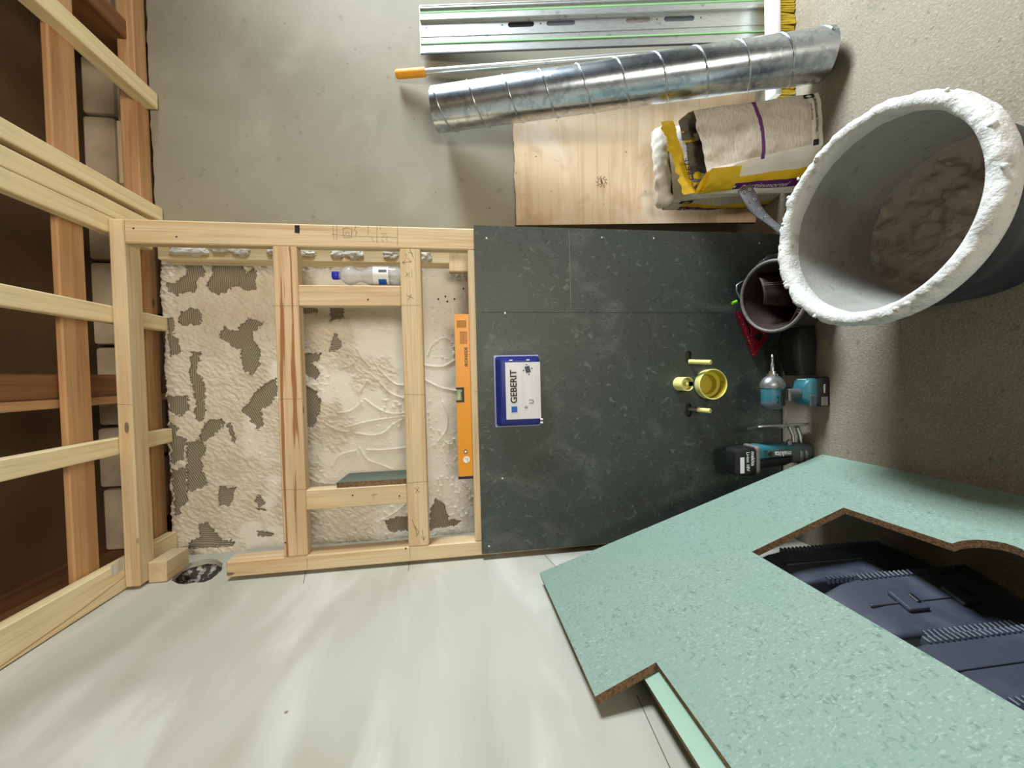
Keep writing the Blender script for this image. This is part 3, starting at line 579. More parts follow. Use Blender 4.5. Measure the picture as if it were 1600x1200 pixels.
# water bottle on the upper rail
bxp, byp, bz = .372, 1.498, 1.5185
wbt = thing('water_bottle', (bxp, byp, bz), 'clear plastic water bottle with blue cap standing behind the frame stud', 'bottle')
prof = [(0, .006), (.018, .002), (.028, 0), (.033, .006), (.0345, .02), (.0345, .095), (.0335, .108), (.029, .122), (.0225, .136), (.021, .145), (.0235, .155), (.031, .166), (.0345, .177), (.0340, .187), (.029, .199), (.019, .209), (.0125, .214), (.012, .222)]
mxb = Matrix.Translation((bxp, byp, bz)); bm = bm_new(); lathe(bm, prof + [(r-.0012, z) for r, z in prof[::-1][:-1]], mxb, 40); obj('bottle_body', bm, M['bottle'], wbt, 50)
lb = bm_new(); lathe(lb, [(.0350, .042), (.0350, .108 - .012)], mxb, 48); lbo = obj('label', lb, M['white'], wbt, 50)
bm = bm_new(); rings = [[Vector((bxp+.0353*sin(a), byp-.0353*cos(a), bz+z)) for a in np.linspace(-1.25, -.55, 9)] for z in (.050, .078)]; grid(bm, rings, False); obj('label_patch', bm, M['bluelogo'], lbo)
bm = bm_new(); rings = [[Vector((bxp+.0353*sin(a), byp-.0353*cos(a), bz+z)) for a in np.linspace(.15, .45, 6)] for z in (.048, .076)]; grid(bm, rings, False); obj('barcode', bm, M['rubber'], lbo)
bm = bm_new(); lathe(bm, [(0, .241), (.0135, .241), (.0148, .239), (.0148, .224), (.0138, .222), (0, .222)], mxb, 28); cp = obj('cap', bm, M['capblue'], wbt, 40)
bm = bm_new(); lathe(bm, [(.0142, .2215), (.0142, .2175), (.012, .217)], mxb, 28); obj('cap_ring', bm, M['capblue'], wbt, 40)

# green offcut standing on the rail against the lower stud
me = plate([(1.463, 1.5187), (1.600, 1.5187), (1.600, 1.752), (1.463, 1.760)], [], .019, frame((-.3675, 0, 0), (0, 1, 0), (0, 0, 1)))
edge_slot(me, (1, 0, 0)); tag(obj('board_offcut', me, [M['green_dull'], M['chipedge']]), 'small dark green chipboard offcut standing against the stud inside the frame', 'offcut')

# ------------------------------------------------------------------ leaning green panels on the left
pb0 = Vector((-.3205, 1.272, 0)); pt0 = Vector((-.643, 1.2372, 1.0799)); e1 = Vector((.003, -.521, 0)).normalized(); PN = Vector((.9581, .0055, .2863)); e2 = pt0-pb0; e2 = (e2-e1*e2.dot(e1)).normalized()
def ppl(outer, holes, off, th): 
    # outline in (u along the floor towards the camera, v up the slope); front face at offset `off` along the outward normal
    out = PN; mxx = frame(pb0+out*off, e1, e2); z = mxx.to_3x3() @ Vector((0, 0, 1))
    if z.dot(out) < 0: mxx = mxx @ Matrix.Translation((0, 0, -th)) @ Matrix.Identity(4); mxx = frame(pb0+out*(off-th), e1, e2)
    return plate(outer, holes, th, mxx)
lobe = [(.615+.058*cos(a), .270+.060*sin(a)) for a in np.linspace(pi, 2*pi, 16)]
hole1 = [(.331, .587), (.312, .271), (.557, .2705)] + lobe[1:-1] + [(.673, .270), (.92, .270), (.92, .586)]
gp = thing('green_panel', pb0, 'big pale green chipboard panel leaning on the left wall, with a notch and keyhole cut-out', 'board')
me = ppl([(0, 0), (1.25, 0), (1.25, .976), (.522, .980), (.536, 1.1225), (.033, 1.127)], [hole1], 0, .019); edge_slot(me, PN); obj('panel', me, [M['green'], M['chipedge']], gp)
me = ppl([(1.02, 0), (1.25, 0), (1.25, 1.014), (.485, 1.014), (.485, .70), (1.02, .70)], [], -.021, .018); edge_slot(me, PN)
tag(obj('green_panel', me, [M['green2'], M['chipedge']]), 'smoother light green panel tucked behind the notch of the big panel', 'board')

# black tool cases standing behind the panel, seen through the cut-out
def tool_case(name, loc, rz, tilt, label, sx, sy, sz, latch):
    t = thing(name, loc, label, 'tool case', 'black tool cases behind the green panel')
    mx = Matrix.Translation(loc) @ Matrix.Rotation(rz, 4, 'Z') @ Matrix.Rotation(tilt, 4, 'Y')
    bm = bm_new(); rings = []
    for z, g in ((0, .012), (.012, 0), (sz*.72, 0), (sz*.80, .004), (sz-.012, .022), (sz, .034)):
        rings.append([mx @ Vector((x, y, z)) for x, y in rrect(-sx/2+g, -sy/2+g, sx/2-g, sy/2-g, .012)])
    grid(bm, rings, True, True, True); obj('shell', bm, M['case'], t, 40)
    for s in (-1, 1):
        for k in range(int(sz*.70/.0135)):
            z = .02+k*.0135; obj('rib', B((sx/2-.014, s*sy/2-.008, z), (sx/2+.005, s*sy/2+.008, z+.006), .0015, mx), M['case'], t)
    bm = bm_new(); box(bm, (sx/2-.002, -.0022, .01), (sx/2+.0035, .0022, sz*.8), .001, mx); obj('seam', bm, M['case'], t)
    if latch:
        for z in (sz*.30, sz*.60):
            l = obj('latch', B((sx/2, -.026, z-.028), (sx/2+.011, .026, z+.028), .004, mx, 2), M['case'], t)
            obj('latch_hinge', B((sx/2+.009, -.012, z-.020), (sx/2+.015, .012, z-.008), .002, mx), M['black'], l)
    return t
tool_case('tool_case', (-.612, .590, .002), radians(-10), radians(1), 'ribbed black tool case nearest the right edge of the photo, in the cut-out', .105, .125, .60, False)
tool_case('tool_case', (-.607, .790, .002), radians(-20), radians(1), 'ribbed black tool case with two latches in the middle of the cut-out', .105, .150, .50, True)
tool_case('tool_case', (-.615, .990, .002), radians(-4), radians(1), 'darkest black tool case deep behind the far corner of the cut-out', .100, .150, .52, False)
# ------------------------------------------------------------------ things leaning on the grey back wall
# plywood sheet
py0, py1 = 1.585, 1.700
ex = Vector((1, 0, 0)); ey = Vector((0, py1-py0, 1.054)).normalized()
mxW = frame((0, py0, 0), ex, ey)
def jag(a, b, n, amp, seed): return [(a[0]+(b[0]-a[0])*k/n, a[1]+(b[1]-a[1])*k/n + (amp*nz((k*1.7, seed, 0), .9) if 0 < k < n else 0)) for k in range(n+1)]
me = plate([(.648, 0), (1.245, 0)] + jag((1.245, 1.062), (.648, 1.062), 26, .006, 4), [], .018, mxW); edge_slot(me, mxW.to_3x3() @ Vector((0, 0, 1)))
pw = thing('plywood_sheet', (.95, 1.64, 0), 'weathered plywood sheet leaning on the grey wall behind the sacks', 'board')
obj('sheet', me, [M['ply'], M['chipedge']], pw)
st_ = onY(940, 284, 1.66); bm = bm_new(); q = mxW.inverted() @ st_
for k in range(9):
    a = 2*pi*k/9; c = (q.x+.020*cos(a)*(.9+.2*(k % 2)), q.y+.020*sin(a)); pl = [mxW @ Vector((c[0]+.006*cos(t), c[1]+.005*sin(t), .0006)) for t in np.linspace(a, a+4.2, 7)]; ribbon(bm, pl, .0022, mxW.to_3x3() @ Vector((0, 0, 1)))
ribbon(bm, [mxW @ Vector((q.x-.010, q.y-.002, .0006)), mxW @ Vector((q.x+.010, q.y+.003, .0006))], .009, mxW.to_3x3() @ Vector((0, 0, 1)))
o = obj('ink_stamp', bm, M['pencil'], pw); o['kind'] = 'stuff'

# spiral duct
dt = onY(681, 172, 1.612); db_ = onZ(1289, 86, .035); dd = (db_-dt).normalized(); dl = (db_-dt).length
du = thing('spiral_duct', (db_.x, db_.y, 0), 'long galvanised spiral duct leaning on the wall over the plywood', 'duct')
mxd = Matrix.Translation(dt) @ dd.to_track_quat('Z', 'Y').to_matrix().to_4x4(); R = .079
bm = bm_new(); prof = [(R, z) for z in np.linspace(0, dl, 40)] + [(R-.0015, z) for z in np.linspace(dl, 0, 40)]; prof.append(prof[0]); lathe(bm, prof, mxd, 56); obj('duct_wall', bm, M['galv'], du, 40)
pitch = .137; pts = []
for k in range(int((dl-.02)/pitch*40)):
    z = .01+k*pitch/40; a = 2*pi*k/40 + 1.0; pts.append(mxd @ Vector((R*cos(a), R*sin(a), z)))
obj('spiral_seam', T(pts, .0035, 6), M['galv'], du, True)

# guide rail
g0 = onZ(1213, 64, 0); g0.y += 0; gtop = onY(657, 85, 1.690); gl = (gtop-g0).length
mxG = frame(g0, (1, 0, 0), gtop-g0); gw = .192
gr = thing('guide_rail', (g0.x+gw/2, g0.y, 0), 'long aluminium guide rail with green strips leaning at the top edge of the photo', 'guide rail')
def gy(x):  # photo x -> distance up the rail
    p = onY(x, 50, 1.58); return max(0, min(gl, (p.z)/(gtop.z)*gl))
sl_ = [slot(.104, (gy(a)+gy(b))/2, .014, abs(gy(a)-gy(b))) for a, b in ((797, 838), (857, 900), (975, 1010), (1029, 1071))]
def vslot(cx, c, w, L):
    r = w/2; s = L/2-r
    return [(cx+r*cos(pi*k/8), c+s+r*sin(pi*k/8)) for k in range(9)] + [(cx+r*cos(pi+pi*k/8), c-s+r*sin(pi+pi*k/8)) for k in range(9)]
sl_ = [vslot(.104, (gy(a)+gy(b))/2, .022, abs(gy(a)-gy(b))) for a, b in ((797, 838), (857, 900), (975, 1010), (1029, 1071))]
me = plate([(0, 0), (gw, 0), (gw, gl), (0, gl)], sl_, .003, mxG); obj('rail_plate', me, M['alu'], gr)
for (a, b), mm_ in zip(((797, 838), (857, 900), (975, 1010), (1029, 1071)), ('dark', 'rubber', 'trim', 'rubber')): obj('slot_pad_shade', B((.091, (gy(b)-.004), -.005), (.117, (gy(a)+.004), -.0031), 0, mxG), M[mm_], gr)  # first slot's dark backing paints in wall shadow; the others are grey pads
def gstrip(name, x0, x1, h, m_): obj(name, B((x0, .002, 0), (x1, gl-.002, h), min(.0012, h/3), mxG), m_, gr)
gstrip('splinter_edge', -.006, .002, .0035, M['darkstrip']); gstrip('glide_strip', .036, .043, .0026, M['glide']); gstrip('rib', .0655, .067, .0018, M['alu'])
gstrip('clamp_channel', .128, .152, .010, M['alu']); gstrip('glide_strip', .160, .168, .0035, M['glide']); gstrip('edge_ridge', .176, .183, .008, M['alu']); gstrip('edge_ridge', .187, .192, .006, M['alu'])
for x in (664, 788, 848, 1019, 1080, 1202):
    c = mxG @ Vector((.104, gy(x), .0004)); bm = bm_new(); lathe(bm, [(0, 0), (.0028, 0)], mxG @ Matrix.Translation((.104, gy(x), .0006)), 10); obj('rivet_hole', bm, M['dark'], gr)
obj('lettering', text('FESTOOL', .011, mxG @ Matrix.Translation((.112, gy(1171), .0006)) @ Matrix.Rotation(pi/2, 4, 'Z'), .0003, .02), M['ink'], gr)

# broom
bt = onY(622, 116, 1.690); hb = Vector((1.262, 1.405, .082)); bdir = (bt-hb).normalized()
br = thing('broom', (1.26, 1.40, 0), 'broom with aluminium handle, orange grip and yellow bristles under the guide rail', 'broom')
obj('handle', T([hb, hb+bdir*.3, bt-bdir*.05], .0125, 20), M['alu'], br, 40)
bm = bm_new(); prof = [(.0135, 0)]
for k in range(25): prof.append((.0168+.0007*(k % 2), .002+k*.0046))
prof += [(.0168, .118), (.014, .124), (.007, .124), (.006, .118)]
lathe(bm, prof, Matrix.Translation(bt-bdir*.115) @ bdir.to_track_quat('Z', 'Y').to_matrix().to_4x4(), 24); obj('grip', bm, M['grip'], br, 30)
obj('head', B((1.055, 1.376, .058), (1.52, 1.428, .088), .006, None, 2), M['white'], br, 40)
bm = bm_new()
for i in range(64):
    for j in range(4):
        x = 1.062+i*.0071+random.uniform(-.002, .002); y = 1.383+j*.0125; a = random.uniform(-.006, .006)+(j-1.5)*.004
        tube(bm, [(x, y, .062), (x+random.uniform(-.004, .004), y+a, .003)], [.0024, .0040], 5)
o = obj('bristles', bm, M['bristle'], br); o['kind'] = 'stuff'

# ------------------------------------------------------------------ sacks
def sack(name, label, bot, top, wall, bulge, seed, mats, zone, open_top=True, nu=(22, 14, 22, 18), nv=30, inner=.10):
    """bot/top: 4 corners (front-left, front-right, back-right, back-left); zone(side,s,t)->material index"""
    t = thing(name, tuple(sum((Vector(b) for b in bot), Vector())/4), label, 'sack', 'mortar sacks in front of the plywood')
    def S(side, s, tt, off=0.):
        a0, a1 = Vector(bot[side]), Vector(bot[(side+1) % 4]); b0, b1 = Vector(top[side]), Vector(top[(side+1) % 4])
        e = (a1-a0).lerp(b1-b0, tt); n = Vector((e.y, -e.x, 0)).normalized()
        p = a0.lerp(a1, s).lerp(b0.lerp(b1, s), tt)
        k = 4*s*(1-s); p = p + n*(bulge*k*sin(min(1, tt*1.15+.08)*pi)**.7 if tt < 1 else 0)
        w = wall*mnoise.fractal(Vector((p.x*11+seed, p.y*11, p.z*9)), 1., 2., 4)*(.35+.65*tt)*min(1, k*1.6+.25)
        return p + n*(w+off)
    bm = bm_new(); rings = []; idx = []
    for side in range(4):
        for k in range(nu[side]): idx.append((side, k/nu[side]))
    for j in range(nv+1): rings.append([S(sd, s, j/nv) for sd, s in idx])
    mi = lambda i, j: zone(idx[j][0], idx[j][1], (i+.5)/nv)
    grid(bm, rings, True, True, False, mi)
    if open_top:
        c = sum(rings[-1], Vector())/len(rings[-1]); inn = [[p.lerp(c, .03) for p in rings[-1]], [p.lerp(c, .10)-Vector((0, 0, inner*.4)) for p in rings[-1]], [p.lerp(c, .45)-Vector((0, 0, inner)) for p in rings[-1]], [p.lerp(c, .97)-Vector((0, 0, inner*1.15)) for p in rings[-1]]]
        grid(bm, [rings[-1]]+inn, True, False, True, lambda i, j: len(mats)-1); bmesh.ops.remove_doubles(bm, verts=bm.verts, dist=1e-6)
    obj('paper', bm, mats, t, 55)
    return t, S
def wrap(me, S, side, off):
    """lay a flat text/print mesh (x = s, y = t in 0..1) onto the sack surface"""
    for v in me.vertices: v.co = S(side, min(max(v.co.x, 0), 1), min(max(v.co.y, 0), 1), off + .0006)
    return me
I4 = Matrix.Identity(4)
MS = [M['paper'], M['print'], M['syellow'], M['spurple'], M['sackin']]
def zone1(sd, s, t):
    if sd == 0:
        if .485 < t < .52: return 3
        if .05 < t < .10 or s < .03 or s > .97 or t < .05: return 0
        return 1
    if sd == 3:   # s: 0 at back corner, 1 at front-left corner
        if t > .93: return 2
        if s > .56: return 0
        if s > .38: return 2
        if s > .12: return 3
        return 0
    return 2 if t > .90 else 0
sk1, S1 = sack('mortar_sack', 'torn-open white mortar sack with purple stripe and yellow folded lip, nearer the tub',
    [(.800, 1.262, 0), (.998, 1.280, 0), (.990, 1.400, 0), (.690, 1.395, 0)], [(.722, 1.335, .405), (.955, 1.358, .440), (.945, 1.408, .470), (.672, 1.400, .415)], .016, .018, 3., MS, zone1)
def zone2(sd, s, t):
    if sd == 0: return 1 if (.72 < t < .80 and .1 < s < .8) else 0
    if sd == 3:
        if t > .88: return 0
        if s > .62: return 1
        if s > .34: return 2
        if s > .05: return 3
    return 0
sk2, S2 = sack('mortar_sack', 'closed white mortar sack standing behind the torn one against the plywood',
    [(.715, 1.452, 0), (1.000, 1.455, 0), (1.010, 1.560, 0), (.700, 1.560, 0)], [(.690, 1.500, .440), (.985, 1.505, .470), (.990, 1.560, .480), (.680, 1.570, .450)], .014, .02, 9., MS, zone2, True, inner=.01)
def put(parent, S, side, txt, s, t, size, rot, mt, aspect=1., off=.0012, **kw):
    me = text(txt, size, Matrix.Translation((0, 0, 0)), 0, **kw)
    for v in me.vertices:
        x, y = v.co.x, v.co.y; c, sn = cos(rot), sin(rot); v.co = Vector((s+(x*c-y*sn)*aspect, t+(x*sn+y*c), 0))
    obj('lettering', wrap(me, S, side, off), mt, parent)
put(sk1, S1, 3, 'Martinmortel', .25, .36, .085, -pi/2, M['paper'], 2.1, shear=.25)
obj('brand_patch', wrap(plate([(.13, .64), (.30, .64), (.30, .79), (.13, .79)], [], 0, I4), S1, 3, .0012), M['paper'], sk1); put(sk1, S1, 3, 'MW', .22, .715, .105, -pi/2, M['ink'], 2., .0022, bold=.02)
put(sk1, S1, 0, 'Professionele mortels', .56, .055, .040, pi, M['ink'], 1.75); put(sk1, S1, 0, 'voor alle werken', .62, .095, .026, pi, M['ink'], 1.75)
obj('brand_patch', wrap(plate([(.90, .045), (.985, .045), (.985, .125), (.90, .125)], [[(.9425, .055), (.975, .085), (.9425, .115), (.91, .085)]], 0, I4), S1, 0, .0012), M['ink'], sk1)
obj('brand_patch', wrap(plate([(.02, .04), (.12, .04), (.12, .09), (.02, .09)], [], 0, I4), S1, 0, .0012), M['ink'], sk1)
put(sk2, S2, 3, 'Martinmortel', .20, .40, .085, -pi/2, M['paper'], 2.1, shear=.25); put(sk2, S2, 3, 'MW', .20, .80, .10, -pi/2, M['paper'], 2.1)
obj('brand_patch', wrap(plate([(.70, .80), (.92, .80), (.92, .92), (.70, .92)], [[(.81, .815), (.90, .86), (.81, .905), (.72, .86)]], 0, I4), S2, 3, .0015), M['ink'], sk2)
obj('brand_patch', wrap(plate([(.80, .80), (.96, .80), (.96, .87), (.80, .87)], [], 0, I4), S2, 0, .0015), M['rubber'], sk2)
put(sk2, S2, 0, 'MORTEL', .52, .82, .05, pi, M['ink'], 1.6)
# torn yellow lip of the front sack
bm = bm_new(); rings = []
for j in range(6):
    ring = []
    for k in range(40):
        s = k/39; a = Vector((.668, 1.400, .405)).lerp(Vector((.950, 1.425, .480)), s); n = mnoise.fractal(Vector((s*7, j*.4, 2)), 1., 2., 3)
        ring.append(a + Vector((0, -.010*sin(j/5*pi)+.012*n, j*.0105+.010*n*j/5 + (.012*mnoise.noise(Vector((s*14, 8, 0))) if j == 5 else 0))))
    rings.append(ring)
grid(bm, rings, False); lip = obj('torn_lip', bm, M['syellow'], sk1, 60)
me = text('CRETE', .030, frame((.748, 1.372, .452), (.26, .02, .06), (0, -.05, 1)), .0002, .01); obj('lettering', me, M['ink'], sk1)
bm = bm_new(); tri = [(.672, 1.405, .40), (.722, 1.31, .405), (.715, 1.27, .315), (.668, 1.35, .30)]
rings = [[Vector(tri[0]).lerp(Vector(tri[1]), u/9).lerp(Vector(tri[3]).lerp(Vector(tri[2]), u/9), v/9) + Vector((-.012, -.008, 0))*(1+1.2*mnoise.fractal(Vector((u*.5, v*.5, 4)), 1., 2., 3))*sin(u/9*pi) for u in range(10)] for v in range(10)]
grid(bm, rings, False); obj('folded_flap', bm, M['syellow'], sk1, 60)
# crumpled rolled top of the rear sack
bm = bm_new(); rings = []
for k in range(31):
    s = k/30; c = Vector((.678, 1.535, .455)).lerp(Vector((.992, 1.535, .480)), s); rr = .030+.008*mnoise.noise(Vector((s*8, 1, 0))); 
    if k in (0, 30): rr *= .35
    rings.append([c + Vector((.006*nz((s*30, a, 0), 1.), cos(2*pi*a/18)*rr*1.3*(1+.25*nz((s*9, a*.8, 3), 1.)), sin(2*pi*a/18)*rr*(1+.3*nz((s*11, a*.9, 7), 1.)))) for a in range(18)])
grid(bm, rings, True, True, True); obj('rolled_top', bm, M['paper'], sk2, 60)

# ------------------------------------------------------------------ mortar tub
tc = Vector((.355, .831, 0)); tb = thing('mortar_tub', tc, 'round black rubber mortar tub crusted with dried white plaster', 'tub')
mt_ = Matrix.Translation(tc)
bm = bm_new(); lathe(bm, [(0, .004), (.178, .004), (.188, .012), (.212, .16), (.236, .318), (.240, .322)], mt_, 72); obj('tub_wall', bm, M['tub'], tb, 40)
def jl(bm, prof, seg, fn):
    rings = []
    for (r, z, a) in prof:
        ring = []
        for k in range(seg):
            t = 2*pi*k/seg; q = Vector((r*cos(t), r*sin(t), z)); n = fn(q, a); d = Vector((cos(t), sin(t), 0))
            ring.append(tc + q + d*n*.6 + Vector((0, 0, n)))
        rings.append(ring)
    return grid(bm, rings, True)
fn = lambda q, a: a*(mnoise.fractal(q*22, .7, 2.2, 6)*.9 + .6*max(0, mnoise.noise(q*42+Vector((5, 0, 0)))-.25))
bm = jl(bm_new(), [(.188, .050, .004)] + [(.190+.0365*t, .055+.275*t, .0022) for t in np.linspace(.06, 1.02, 22)], 160, fn); obj('mortar_film', bm, M['crust_in_shade'], tb, True)
prof = [(.2225, .305, .002), (.2205, .320, .004), (.2195, .334, .005), (.2225, .346, .007), (.232, .353, .008), (.244, .3535, .008), (.250, .350, .008), (.254, .342, .008), (.256, .330, .007), (.255, .316, .007), (.2515, .304, .006), (.2465, .296, .006), (.240, .292, .004), (.232, .285, .002)]
bm = jl(bm_new(), prof, 200, fn); obj('mortar_crust', bm, M['crust'], tb, True)
fn2 = lambda q, a: a*(mnoise.fractal(q*26, .8, 2., 5) + .5*abs(mnoise.noise(q*11)))
prof = [(0.0001, .018, .001)] + [(r, .018+.004*r, .010) for r in np.linspace(.012, .140, 16)] + [(.150, .024, .016), (.160, .034, .020), (.170, .044, .020), (.180, .058, .018), (.187, .074, .014), (.194, .090, .004)]
bm = jl(bm_new(), prof, 160, fn2); obj('mortar_residue', bm, M['crustlow'], tb, True)
for k in range(16):
    a = random.uniform(0, 2*pi); r = random.uniform(.236, .254); c = tc+Vector((r*cos(a), r*sin(a), .352)); bm = bm_new(); bmesh.ops.create_icosphere(bm, subdivisions=2, radius=random.uniform(.003, .007))
    for v in bm.verts: v.co = v.co*(1+.5*mnoise.noise(v.co*200+Vector((k, 0, 0)))) + c
    obj('crumb', bm, M['crust'], tb, True)
# ------------------------------------------------------------------ tools on the floor in front of the dark board
def loft(secs, mx=Matrix.Identity(4), n=4):
    """secs: (z, x0, y0, x1, y1, r) rounded-rectangle sections along local z"""
    bm = bm_new(); grid(bm, [[mx @ Vector((x, y, z)) for x, y in rrect(x0, y0, x1, y1, min(r, (x1-x0)/2.01, (y1-y0)/2.01), n)] for z, x0, y0, x1, y1, r in secs], True, True, True); return bm
AX = frame((0, 0, 0), (0, 1, 0), (0, 0, 1))       # local x->Y, y->Z, z->X
# impact driver, standing on its battery, bit pointing right
Dx, Dy = -.088, 1.278
dv = thing('impact_driver', (Dx, Dy, 0), 'teal and grey impact driver standing upright on its battery', 'power tool')
obj('battery', loft([(0, Dx-.050, Dy-.036, Dx+.050, Dy+.036, .006), (.004, Dx-.053, Dy-.038, Dx+.053, Dy+.038, .008), (.034, Dx-.053, Dy-.038, Dx+.053, Dy+.038, .008), (.044, Dx-.049, Dy-.035, Dx+.050, Dy+.035, .008), (.050, Dx-.046, Dy-.033, Dx+.047, Dy+.033, .006)]), M['black'], dv, 40)
bt_ = dv.children[0]; ORIG[bt_] = ORIG[dv]
obj('battery_label', B((Dx-.050, Dy-.0390, .010), (Dx-.018, Dy-.0378, .036), .0004), M['trim'], bt_)
obj('lettering', text('makita', .012, mxT(Dx+.012, .024, Dy-.0384), .0003, .01), M['white'], bt_)
obj('foot', loft([(.048, Dx-.046, Dy-.034, Dx+.048, Dy+.034, .010), (.056, Dx-.050, Dy-.036, Dx+.051, Dy+.036, .012), (.074, Dx-.046, Dy-.034, Dx+.049, Dy+.034, .014), (.086, Dx-.034, Dy-.028, Dx+.036, Dy+.028, .014), (.094, Dx-.026, Dy-.022, Dx+.020, Dy+.022, .012)]), M['teal'], dv, 40)
obj('foot_cover', B((Dx-.052, Dy-.0365, .052), (Dx-.010, Dy-.030, .078), .003, None, 2), M['rubber'], dv)
obj('status_panel', B((Dx+.012, Dy-.020, .0745), (Dx+.046, Dy+.020, .0785), .0015), M['white'], dv)
obj('handle', loft([(.088, Dx-.024, Dy-.020, Dx+.014, Dy+.020, .016), (.110, Dx-.023, Dy-.018, Dx+.013, Dy+.018, .016), (.140, Dx-.026, Dy-.019, Dx+.014, Dy+.019, .017), (.165, Dx-.036, Dy-.023, Dx+.020, Dy+.023, .018)]), M['rubber'], dv, 40)
obj('trigger', loft([(.128, Dx+.012, Dy-.008, Dx+.024, Dy+.008, .005), (.140, Dx+.012, Dy-.008, Dx+.030, Dy+.008, .006), (.156, Dx+.012, Dy-.008, Dx+.028, Dy+.008, .005)]), M['black'], dv, 40)
def xl(name, secs, m_, z0, par=dv, seg=24):    # turned piece along X at height z0
    bm = bm_new(); rings = []
    for x, ry, rz in secs: rings.append([Vector((x, Dy+ry*cos(2*pi*k/seg), z0+rz*sin(2*pi*k/seg))) for k in range(seg)])
    grid(bm, rings, True, True, True); return obj(name, bm, m_, par, 40)
HZ = .197
xl('motor_housing', [(Dx-.052, .022, .030), (Dx-.048, .029, .038), (Dx-.020, .031, .041), (Dx+.012, .031, .041), (Dx+.020, .030, .040)], M['teal'], HZ)
xl('rear_cap', [(Dx-.060, .016, .024), (Dx-.056, .025, .034), (Dx-.046, .0305, .0400), (Dx-.036, .0320, .0418), (Dx-.032, .0316, .0412)], M['rubber'], HZ)
xl('gear_nose', [(Dx+.018, .0325, .0425), (Dx+.024, .034, .044), (Dx+.036, .033, .043), (Dx+.050, .027, .034), (Dx+.058, .021, .026), (Dx+.060, .015, .018)], M['grey_metal'], HZ)
xl('collar', [(Dx+.058, .017, .017), (Dx+.060, .0185, .0185), (Dx+.068, .0185, .0185), (Dx+.069, .012, .012), (Dx+.078, .0115, .0115), (Dx+.079, .006, .006)], M['steel'], HZ)
xl('bit', [(Dx+.078, .0062, .0062), (Dx+.104, .0062, .0062), (Dx+.107, .0038, .0038), (Dx+.128, .0036, .0036), (Dx+.131, .005, .005), (Dx+.136, .003, .003), (Dx+.139, .001, .001)], M['steel'], HZ, seg=12)
obj('side_panel', B((Dx-.045, Dy-.034, HZ-.022), (Dx+.014, Dy-.029, HZ-.006), .002), M['black'], dv)
obj('bit_clip', B((Dx-.030, Dy-.0335, HZ-.046), (Dx+.014, Dy-.028, HZ-.036), .002), M['trim'], dv)
for x in (-.036, -.018): obj('vent', B((Dx+x, Dy-.0335, HZ+.004), (Dx+x+.008, Dy-.030, HZ+.009), .001), M['black'], dv)

# jigsaw, standing on its nose with the battery up and the sole plate turned right
Jx, Jy = -.318, 1.335
js = thing('jigsaw', (Jx, Jy, 0), 'teal cordless jigsaw standing on its nose with the battery on top', 'power tool')
obj('nose', loft([(.002, Jx-.034, Jy-.026, Jx+.020, Jy+.026, .012), (.012, Jx-.040, Jy-.032, Jx+.026, Jy+.032, .014), (.050, Jx-.044, Jy-.034, Jx+.034, Jy+.034, .016), (.078, Jx-.040, Jy-.033, Jx+.036, Jy+.033, .016), (.090, Jx-.030, Jy-.030, Jx+.032, Jy+.030, .014)]), M['rubber'], js, 40)
obj('motor_housing', loft([(.080, Jx-.012, Jy-.030, Jx+.031, Jy+.030, .016), (.110, Jx-.014, Jy-.032, Jx+.033, Jy+.032, .018), (.180, Jx-.016, Jy-.033, Jx+.034, Jy+.033, .018), (.215, Jx-.018, Jy-.035, Jx+.034, Jy+.035, .016), (.232, Jx-.020, Jy-.035, Jx+.030, Jy+.035, .012)]), M['teal'], js, 40)
obj('hand_grip', loft([(.078, Jx-.040, Jy-.020, Jx-.010, Jy+.020, .012), (.110, Jx-.052, Jy-.019, Jx-.014, Jy+.019, .014), (.180, Jx-.056, Jy-.020, Jx-.014, Jy+.020, .014), (.232, Jx-.058, Jy-.030, Jx-.016, Jy+.030, .012)]), M['black'], js, 40)
for z in (.030, .052): obj('nose_ridge', loft([(z, Jx-.0462, Jy-.0362, Jx+.006, Jy-.020, .008), (z+.007, Jx-.0465, Jy-.0368, Jx+.012, Jy-.020, .008), (z+.012, Jx-.046, Jy-.0355, Jx+.010, Jy-.020, .008)]), M['grey_metal'], js, 40)
obj('nameplate', B((Jx-.008, Jy-.0348, .094), (Jx+.016, Jy-.0318, .196), .001), M['rubber'], js)
npo = js.children[-1]
obj('lettering', text('makita', .026, frame((Jx+.002, Jy-.0352, .136), (0, 0, 1), (-1, 0, 0)), .0003, .012), M['white'], js)
bm = bm_new(); lathe(bm, [(0, 0), (.007, .0004), (.009, .0012), (.010, 0)], mxT(Jx+.003, .188, Jy-.0352), 20); obj('screw_boss', bm, M['black'], js, 40)
for k in range(4): obj('vent', B((Jx-.004+k*.006, Jy-.0362, .200), (Jx-.002+k*.006, Jy-.034, .216), .0006), M['black'], js)
obj('battery_shoe', loft([(.230, Jx-.064, Jy-.034, Jx+.030, Jy+.034, .010), (.234, Jx-.068, Jy-.037, Jx+.034, Jy+.037, .012), (.242, Jx-.068, Jy-.037, Jx+.034, Jy+.037, .012), (.246, Jx-.066, Jy-.035, Jx+.030, Jy+.035, .010)]), M['trim'], js, 40)
jb = obj('battery', loft([(.245, Jx-.070, Jy-.034, Jx+.022, Jy+.034, .010), (.252, Jx-.076, Jy-.038, Jx+.028, Jy+.038, .012), (.290, Jx-.078, Jy-.038, Jx+.028, Jy+.038, .012), (.318, Jx-.074, Jy-.036, Jx+.022, Jy+.036, .012), (.326, Jx-.064, Jy-.028, Jx+.012, Jy+.028, .010)]), M['black'], js, 40)
obj('lettering', text('makita', .020, frame((Jx-.010, Jy-.0384, .263), (-1, 0, 0), (0, 0, -1)), .0003, .012), M['white'], jb)
